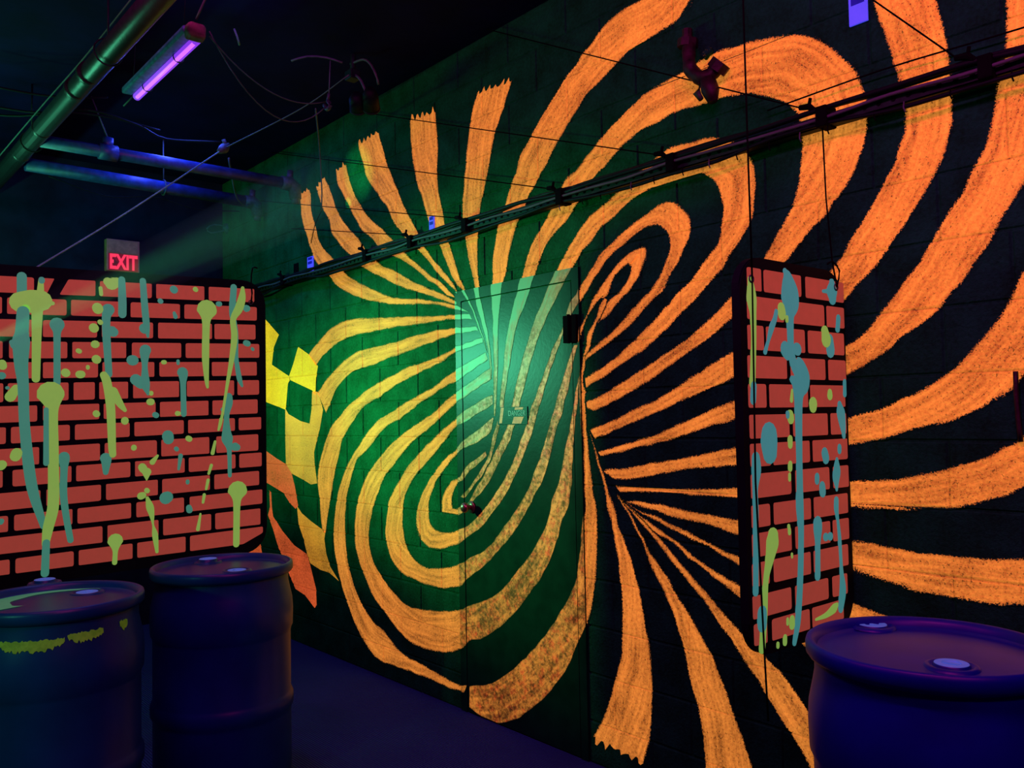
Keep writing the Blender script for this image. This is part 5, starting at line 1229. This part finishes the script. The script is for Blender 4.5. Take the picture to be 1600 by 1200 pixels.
# ------------------------------------------------------------------ ultraviolet tube lamp
lamp = thing('blacklight_lamp', (0, 0, 0), 'lit violet blacklight tube lamp hanging from the dark ceiling', 'lamp')
LX0, LX1, LY, LZ = -4.345, -3.50, -1.405, 3.090
box_obj('housing', (LX0, LY - 0.056, LZ + 0.006), (LX1, LY - 0.006, LZ + 0.038), M['cover'], lamp, 0.008)
tube_obj('lamp_tube', [(LX0 + 0.02, LY + 0.010, LZ), (LX1 - 0.01, LY + 0.010, LZ)], 0.019, M['tubeglow'], lamp, 14)
tube_obj('tube_core', [(LX0 + 0.05, LY + 0.002, LZ - 0.014), (LX1 - 0.04, LY + 0.002, LZ - 0.014)], 0.0085, M['tubecore'], lamp, 8)
for cx in (LX0 + 0.18, LX0 + 0.60):
    bm = bmesh.new()
    pts = [(cx, LY + 0.010 + 0.023 * math.cos(t), LZ + 0.023 * math.sin(t)) for t in [math.pi * (0.9 + 1.2 * k / 12) for k in range(13)]]
    add_tube(bm, pts, 0.003, 6)
    bm_obj('clip', bm, M['greycable'], lamp, True)
bm = bmesh.new()
add_box(bm, (LX1 - 0.01, LY - 0.050, LZ - 0.022), (LX1 + 0.050, LY + 0.026, LZ + 0.042), 0.014)
for v in bm.verts: v.co += Vector((noise.noise(v.co * 30), noise.noise(v.co * 30 + Vector((5, 5, 5))), noise.noise(v.co * 30 + Vector((9, 1, 4))))) * 0.008
bm_obj('taped_end', bm, M['redtape'], lamp)
tube_obj('end_wire', [(LX0, LY, LZ + 0.01), (LX0 - 0.05, LY - 0.005, LZ + 0.0), (LX0 - 0.09, LY - 0.02, LZ - 0.02)], 0.004, M['greycable'], lamp, 6)
for hx in (LX0 + 0.12, LX1 - 0.05):
    tube_obj('suspension_wire', [(hx, LY - 0.035, LZ + 0.048), (hx + 0.03, LY - 0.03, ZC)], 0.002, M['cable'], lamp, 5)
tube_obj('power_cord', smooth_path([(LX1 + 0.05, LY - 0.02, LZ + 0.05), (LX1 + 0.16, LY + 0.00, LZ + 0.13), (LX1 + 0.24, LY + 0.08, LZ + 0.17), (LX1 + 0.24, LY + 0.20, LZ + 0.26), (LX1 + 0.2, LY + 0.25, ZC)], 0.04), 0.005, M['greycable'], lamp, 6)
for dz, sag in ((0.0, 0.10), (0.02, 0.20)):
    a, b = Vector((LX1 + 0.06, LY + 0.03, LZ - 0.01 + dz)), Vector((-3.87, -0.62, 3.10 - sag * 0.25 + 0.03))
    pts = [a.lerp(b, t) + Vector((0, 0, -sag * 4 * t * (1 - t))) for t in [k / 14 for k in range(15)]]
    tube_obj('feed_wire', pts, 0.0028, M['greycable'], lamp, 6)

# ------------------------------------------------------------------ ceiling pipes
def pipe(pts, r, mat, label, n=16):
    root = thing('ceiling_pipe', (0, 0, 0), label, 'pipe')
    tube_obj('pipe_run', pts, r, mat, root, n)
    return root


gp = pipe([(-6.70, -1.655, 3.10), (-1.2, -1.615, 3.10)], 0.050, M['pipe'], 'long black ceiling pipe with a bright green shine, left of the violet lamp')
for gx in (-5.66, -5.13, -4.42, -4.19):
    bm = bmesh.new(); add_tube(bm, [(gx - 0.018, -1.645, 3.10), (gx + 0.018, -1.645, 3.10)], 0.0525, 16)
    bm_obj('collar', bm, M['pipe'], gp, True)
for hx in (-5.4, -3.9, -2.6):
    bm = bmesh.new()
    add_tube(bm, [(hx, -1.64 + 0.058 * math.cos(t), 3.10 + 0.058 * math.sin(t)) for t in [2 * math.pi * k / 16 for k in range(17)]], 0.004, 5, False)
    add_tube(bm, [(hx, -1.64, 3.158), (hx, -1.64, ZC)], 0.005, 6)
    bm_obj('hanger', bm, M['steel'], gp, True)
b1 = pipe([(-5.355, -1.62, 3.10), (-5.36, -0.13, 3.10)], 0.036, M['bluepipe'], 'thin blue lit ceiling pipe with a middle joint, nearer the violet lamp')
bm = bmesh.new()
add_tube(bm, [(-5.357, -1.30, 3.10), (-5.357, -1.20, 3.10)], 0.047, 14)
add_tube(bm, [(-5.357, -1.25, 3.12), (-5.357, -1.25, 3.185)], 0.030, 12)
bm_obj('tee_joint', bm, M['bluepipe'], b1, True)
tube_obj('hanger_rod', [(-5.357, -1.25, 3.18), (-5.40, -1.33, ZC)], 0.004, M['greycable'], b1, 6)
b2 = pipe([(-5.89, -1.58, 3.10), (-5.975, -0.13, 3.10)], 0.042, M['bluepipe'], 'second blue lit ceiling pipe, the one closer to the back wall')
for root, x, z in ((b1, -5.36, 3.10), (b2, -5.975, 3.10)):
    bm = bmesh.new()
    add_tube(bm, [(x, -0.16, z), (x, -0.10, z), (x + 0.01, -0.07, z - 0.02), (x + 0.01, -0.065, z - 0.10)], [0.046, 0.050, 0.046, 0.040], 12)
    add_tube(bm, [(x + 0.01, -0.065, z - 0.07), (x + 0.01, -0.065, z - 0.13)], 0.026, 10)
    add_tube(bm, [(x, -0.10, z + 0.03), (x - 0.01, -0.09, z + 0.09)], 0.022, 8)
    bm_obj('end_fitting', bm, M['bracket'], root, True)
bm = bmesh.new()
add_tube(bm, [(-5.94 + 0.050 * math.cos(t), -0.74, 3.10 + 0.050 * math.sin(t)) for t in [2 * math.pi * k / 16 for k in range(17)]], 0.005, 6, False)
add_tube(bm, [(-5.94, -0.74, 3.15), (-5.94, -0.74, ZC)], 0.004, 6)
bm_obj('hanger', bm, M['greycable'], b2, True)
tube_obj('side_cable', smooth_path([(-5.36, -0.52, 3.20), (-5.50, -0.45, 3.16), (-5.70, -0.33, 3.05), (-5.95, -0.17, 3.06)], 0.06), 0.006, M['greycable'], b2, 6)
tube_obj('slack_cable', smooth_path([(-5.9, -1.45, 3.05), (-5.95, -1.1, 2.99), (-5.95, -0.8, 3.03), (-5.96, -0.5, 2.99), (-5.97, -0.2, 3.02)], 0.06), 0.004, M['cable'], b2, 6)

# loose cables across the ceiling
def cable(pts, r, label, mat='cable', name='ceiling_cable', step=0.06):
    o = tube_obj(name, smooth_path(pts, step), r, M[mat], None, 6)
    return tag(o, label, 'cable')


cable([(-4.060, -1.922, 2.136), (-4.450, -1.401, 2.549), (-4.860, -0.751, 3.092)], 0.004, 'pale straight cord from the top of the wide panel up to the ceiling', 'string', 'rope')
cable([(-4.860, -0.751, 3.092), (-4.176, -0.605, 3.160), (-3.752, -0.554, 3.220)], 0.003, 'thin cord between the ceiling clamp and the twin floodlight', 'greycable', 'rope')
cable([(-6.184, -1.771, 3.050), (-4.986, -1.691, 3.150), (-4.339, -1.633, 3.220), (-3.711, -1.583, 3.300)], 0.004, 'thin slanted cord left of the long green lit pipe', 'greycable', 'rope')
cable([(-5.195, -1.891, 3.300), (-5.183, -1.652, 3.300), (-5.110, -1.478, 3.300), (-5.027, -1.341, 3.310)], 0.006, 'upper slack cable crossing behind the green lit pipe', 'cable', 'ceiling_cable')
cable([(-5.285, -1.877, 3.220), (-5.179, -1.652, 3.200), (-4.974, -1.446, 3.200), (-5.061, -1.172, 3.200), (-5.213, -0.962, 3.200), (-5.079, -0.683, 3.200)], 0.006, 'lower slack cable sagging towards the ceiling clamp', 'cable', 'ceiling_cable')
cable([(-5.427, -1.855, 3.220), (-5.295, -1.723, 3.200), (-5.107, -1.510, 3.210), (-5.086, -1.285, 3.220), (-5.085, -1.040, 3.200)], 0.006, 'middle slack cable running beside the lower one', 'cable', 'ceiling_cable')
cable([(-3.944, -0.770, 3.300), (-3.890, -0.710, 3.320), (-3.845, -0.627, 3.320), (-3.810, -0.557, 3.300)], 0.005, 'short grey cable near the ceiling left of the twin floodlight', 'greycable', 'ceiling_cable')
cable([(-3.880, -1.089, 3.350), (-3.881, -1.076, 3.320), (-3.923, -1.046, 3.300)], 0.005, 'short pale cable end hanging right of the violet lamp', 'string', 'ceiling_cable')
cable([(-3.856, -0.684, 3.050), (-4.649, -0.250, 3.141), (-4.907, -0.100, 2.948), (-4.994, -0.060, 2.848)], 0.004, 'thin cable dropping from the hook to the stripe tips', 'greycable', 'ceiling_cable')
cable([(-5.032, -0.040, 2.858), (-5.141, -0.030, 2.788), (-5.198, -0.030, 2.678)], 0.003, 'thin curved black wire over the leftmost stripe', 'cord', 'ceiling_cable')

# ------------------------------------------------------------------ cable run on the mural wall
run = thing('cable_run', (0, 0, 0), 'dark slotted cable rail with bundled cables along the whole mural wall', 'cable rail')
RZ = 2.465
bm = bmesh.new()
add_box(bm, (X0 + 0.03, -0.050, RZ - 0.020), (-0.56, -0.046, RZ + 0.020))
add_box(bm, (X0 + 0.03, -0.050, RZ - 0.020), (-0.56, -0.014, RZ - 0.016))
bm_obj('rail', bm, M['steel'], run)
bm = bmesh.new()
for k in range(130):
    x = X0 + 0.08 + k * 0.047
    bmesh.ops.create_cone(bm, cap_ends=True, segments=8, radius1=0.008, radius2=0.008, depth=0.002, matrix=Matrix.Translation((x, -0.0508, RZ + 0.002)) @ Matrix.Rotation(math.pi / 2, 4, 'X'))
o = bm_obj('rail_slots', bm, M['cord'], run); o['kind'] = 'stuff'
rn = random.Random(3)
for k, (y, z, r, mk) in enumerate(((-0.060, RZ + 0.030, 0.009, 'cable'), (-0.045, RZ + 0.036, 0.007, 'steel'), (-0.066, RZ + 0.008, 0.006, 'greycable'), (-0.058, RZ - 0.030, 0.007, 'cable'), (-0.035, RZ + 0.046, 0.006, 'cable'))):
    pts = []
    x = X0 + 0.03
    while x < -0.56:
        pts.append((x, y + rn.uniform(-0.006, 0.004), z + rn.uniform(-0.009, 0.009) - (0.012 if k == 3 else 0) * math.sin(x * 5)))
        x += 0.22
    tube_obj('cable', smooth_path(pts, 0.07), r, M[mk], run, 6)
BR = [-5.55, -4.44, -3.96, -3.46, -2.76, -2.13, -1.49, -0.98]
for k, x in enumerate(BR):
    bm = bmesh.new()
    add_box(bm, (x - 0.020, -0.078, RZ - 0.026), (x + 0.020, -0.010, RZ + 0.044), 0.004)
    add_tube(bm, [(x - 0.03, -0.060, RZ + 0.040), (x - 0.05, -0.062, RZ + 0.058), (x - 0.085, -0.060, RZ + 0.064)], [0.008, 0.012, 0.009], 8)
    add_tube(bm, [(x - 0.05, -0.062, RZ + 0.058), (x - 0.045, -0.060, RZ + 0.085)], 0.006, 6)
    bm_obj('bracket', bm, M['cord'], run)
SLOPE = ((-3.96, -5.45, 2.82), (-3.46, -5.42, 2.985), (-2.76, -4.54, 3.05), (-2.13, -3.60, 3.03), (-1.49, -2.72, 3.13), (-0.98, -1.40, 2.90))
for xb, xt, zt in SLOPE:
    p, q = Vector((xt, -0.045, zt)), Vector((xb - 0.08, -0.055, RZ + 0.062))
    e = p + (p - q).normalized() * ((ZC - zt) / max(abs((p - q).normalized().z), 0.2) * (1.0 if (ZC - zt) < 0.6 else 0.0))
    tube_obj('support_wire', [e if e.z <= ZC + 0.01 else p, q], 0.0028, M['cord'], run, 5)
for z, xa in ((2.578, -1.72), (2.512, -1.52)):
    tube_obj('thin_cable', smooth_path([(xa, -0.03, z - 0.01), (-1.3, -0.03, z), (-0.9, -0.03, z - 0.012), (-0.56, -0.03, z - 0.01)], 0.1), 0.003, M['cord'], run, 5)
for k in range(16):
    x = -2.75 + k * 0.13 + rn.uniform(-.03, .03)
    tube_obj('cable_tie', [(x, -0.062, RZ - 0.02), (x, -0.066, RZ - 0.040), (x + 0.004, -0.064, RZ - 0.055)], 0.0025, M['greycable' if k % 3 == 0 else 'cord'], run, 5)

# ------------------------------------------------------------------ small things on the walls
def card(x0, x1, z0, z1, label):
    r = thing('wall_card', (0, 0, 0), label, 'card', 'small blue glowing wall cards')
    box_obj('card_body', (x0, -0.010, z0), (x1, -0.002, z1), M['card'], r, 0.002)
    w, h = x1 - x0, z1 - z0
    for a, b in ((0.50, 0.68), (0.78, 0.95)):
        box_obj('printed_band', (x0 + w * .14, -0.0106, z0 + h * a), (x1 - w * .14, -0.0098, z0 + h * b), M['cardprint'], r)
card(-5.296, -5.214, 2.500, 2.600, 'small blue glowing card above the rail by the leftmost stripe tips')
card(-3.858, -3.812, 2.505, 2.600, 'small blue glowing card above the rail over the door')
card(-1.416, -1.352, 2.765, 2.895, 'larger blue glowing card high on the wall above the narrow panel')
o = box_obj('slot_plate', (-5.508, -0.006, 2.495), (-5.440, -0.001, 2.588), M['cord'], None, 0.001)
tag(o, 'small black slot plate on the wall left of the blue card', 'plate')

vr = thing('pipe_valve', (0, 0, 0), 'rusty pipe stub with valve sticking out of the upper mural', 'valve')
bm = bmesh.new()
add_tube(bm, smooth_path([(-2.055, -0.03, 2.93), (-2.045, -0.05, 2.87), (-2.02, -0.06, 2.80), (-1.985, -0.06, 2.765), (-1.945, -0.05, 2.765), (-1.915, -0.04, 2.79)], 0.012), 0.027, 12)
for v in bm.verts: v.co += Vector((noise.noise(v.co * 28), noise.noise(v.co * 28 + Vector((5, 5, 5))), noise.noise(v.co * 28 + Vector((9, 1, 4))))) * 0.010
bm_obj('elbow', bm, M['rust'], vr, True)
bm = bmesh.new()
add_tube(bm, [(-2.064, -0.03, 2.915), (-2.060, -0.03, 2.945)], 0.040, 8)
bm_obj('hex_nut', bm, M['rust'], vr)
bm = bmesh.new()
add_tube(bm, [(-2.064, -0.03, 2.945), (-2.062, -0.03, 2.985)], 0.020, 8)
bm_obj('pipe_end', bm, M['rust'], vr)
bm = bmesh.new()
add_tube(bm, [(-1.925, -0.045, 2.775), (-1.90, -0.04, 2.80)], 0.040, 8)
bm_obj('hex_nut', bm, M['rust'], vr)
bm = bmesh.new()
add_tube(bm, [(-1.955, -0.055, 2.745), (-1.94, -0.06, 2.70), (-1.93, -0.06, 2.655)], [0.030, 0.034, 0.018], 10)
bm_obj('drain_plug', bm, M['rust'], vr, True)
bm = bmesh.new()
add_tube(bm, [(-1.975, -0.07, 2.735), (-1.99, -0.075, 2.70), (-1.975, -0.07, 2.675)], [0.012, 0.016, 0.010], 8)
o = bm_obj('handle', bm, M['dullgreen'], vr, True); o['label'] = 'dull green valve handle'
bm = bmesh.new()
add_tube(bm, [(-1.995, -0.02, 2.86), (-1.96, -0.02, 2.875)], [0.020, 0.012], 8)
o = bm_obj('paint_blob', bm, M['orange'], vr, True)

bm = bmesh.new()
add_tube(bm, smooth_path([(-0.956, -0.008, 1.60), (-0.955, -0.010, 1.5), (-0.950, -0.008, 1.40)], 0.03), 0.007, 8)
tag(bm_obj('wall_conduit', bm, M['rust'], None, True), 'short thin rusty red pipe between two stripes at the right edge', 'pipe')

# twin lamps hanging near the top of the wall
fl = thing('twin_floodlight', (0, 0, 0), 'dark twin floodlight with looped cables hanging above the left stripe tops', 'floodlight')
for p, q in (((-3.865, -0.450, 3.178), (-3.927, -0.400, 3.133)), ((-3.775, -0.420, 3.184), (-3.865, -0.360, 3.130))):
    p, q = Vector(p), Vector(q)
    h = tube_obj('lamp_head', [p, p.lerp(q, 0.3), q], [0.024, 0.040, 0.046], M['cable'], fl, 16)
    tube_obj('lens_ring', [q.lerp(p, 0.02), q + (q - p) * 0.06], [0.047, 0.048], M['steel'], h, 16)
box_obj('junction_box', Vector((-3.948, -0.420, 3.312)) - Vector((.035, .03, .025)), Vector((-3.948, -0.420, 3.312)) + Vector((.035, .03, .025)), M['steel'], fl, 0.006)
tube_obj('looped_cable', smooth_path([(-3.967, -0.420, 3.380), (-3.835, -0.420, 3.360), (-3.760, -0.420, 3.305), (-3.712, -0.420, 3.236), (-3.727, -0.400, 3.200)], 0.03), 0.006, M['greycable'], fl, 8)
tube_obj('looped_cable', smooth_path([(-3.981, -0.420, 3.333), (-3.915, -0.420, 3.302), (-3.863, -0.420, 3.258), (-3.837, -0.410, 3.198)], 0.03), 0.007, M['greycable'], fl, 8)
tube_obj('mounting_stem', smooth_path([(-3.947, -0.420, 3.339), (-3.939, -0.420, 3.422)], 0.03), 0.014, M['steel'], fl, 8)

# hooks and clamps
hk = thing('ceiling_hook', (0, 0, 0), 'small pale hook hanging in the air left of the twin floodlight', 'hook')
tube_obj('shank', [(-3.836, -0.620, 3.136), (-3.850, -0.620, 3.101)], 0.008, M['bracket'], hk, 8)
tube_obj('hook_loop', smooth_path([(-3.850, -0.620, 3.105), (-3.824, -0.620, 3.071), (-3.858, -0.620, 3.061), (-3.884, -0.620, 3.092)], 0.02), 0.010, M['bracket'], hk, 8)
tube_obj('hook_wire', [(-3.836, -0.620, 3.136), (-3.819, -0.620, 3.297)], 0.003, M['greycable'], hk, 6)
cl = thing('ceiling_clamp', (0, 0, 0), 'small grey clamp on the pale cord above the blue pipes', 'clamp')
tube_obj('jaw', [(-4.840, -0.789, 3.061), (-4.860, -0.751, 3.092), (-4.880, -0.716, 3.127)], [0.014, 0.030, 0.012], M['bracket'], cl, 8)
tube_obj('stem', [(-4.870, -0.735, 3.113), (-4.870, -0.750, 3.148)], 0.012, M['bracket'], cl, 8)
wl = thing('wire_loop', (0, 0, 0), 'thin wire loop on a small bracket at the far corner', 'wire')
tube_obj('bracket', [(-6.700, 0.005, 3.090), (-6.700, 0.010, 3.049), (-6.700, 0.015, 3.009)], [0.03, 0.045, 0.02], M['bracket'], wl, 8)
tube_obj('loop', smooth_path([(-6.700, -0.000, 3.069), (-6.700, -0.099, 3.071), (-6.700, -0.160, 3.033), (-6.700, -0.125, 3.001), (-6.700, -0.011, 3.036)], 0.05), 0.006, M['greycable'], wl, 6)

# ------------------------------------------------------------------ green haze beam (thin stage haze lit by the beam lamp)
a, b = Vector((-3.46, -2.34, 1.685)), Vector((-4.48, -0.28, 2.86))
bm = bmesh.new()
add_tube(bm, [a, b], [0.045, 0.21], 24)
mt, nt, out = new_mat('beam_haze')
sc_ = N(nt, 'ShaderNodeVolumeScatter')
sc_.inputs['Color'].default_value = (0.5, 1.0, 0.65, 1)  # green of the beam mixed into the haze colour itself
sc_.inputs['Density'].default_value = 0.10
nt.links.new(sc_.outputs[0], out.inputs['Volume'])
hz = bm_obj('haze', bm, mt, None, True)
tag(hz, 'faint green light beam in the haze rising over the wide panel', 'haze', None, 'stuff')
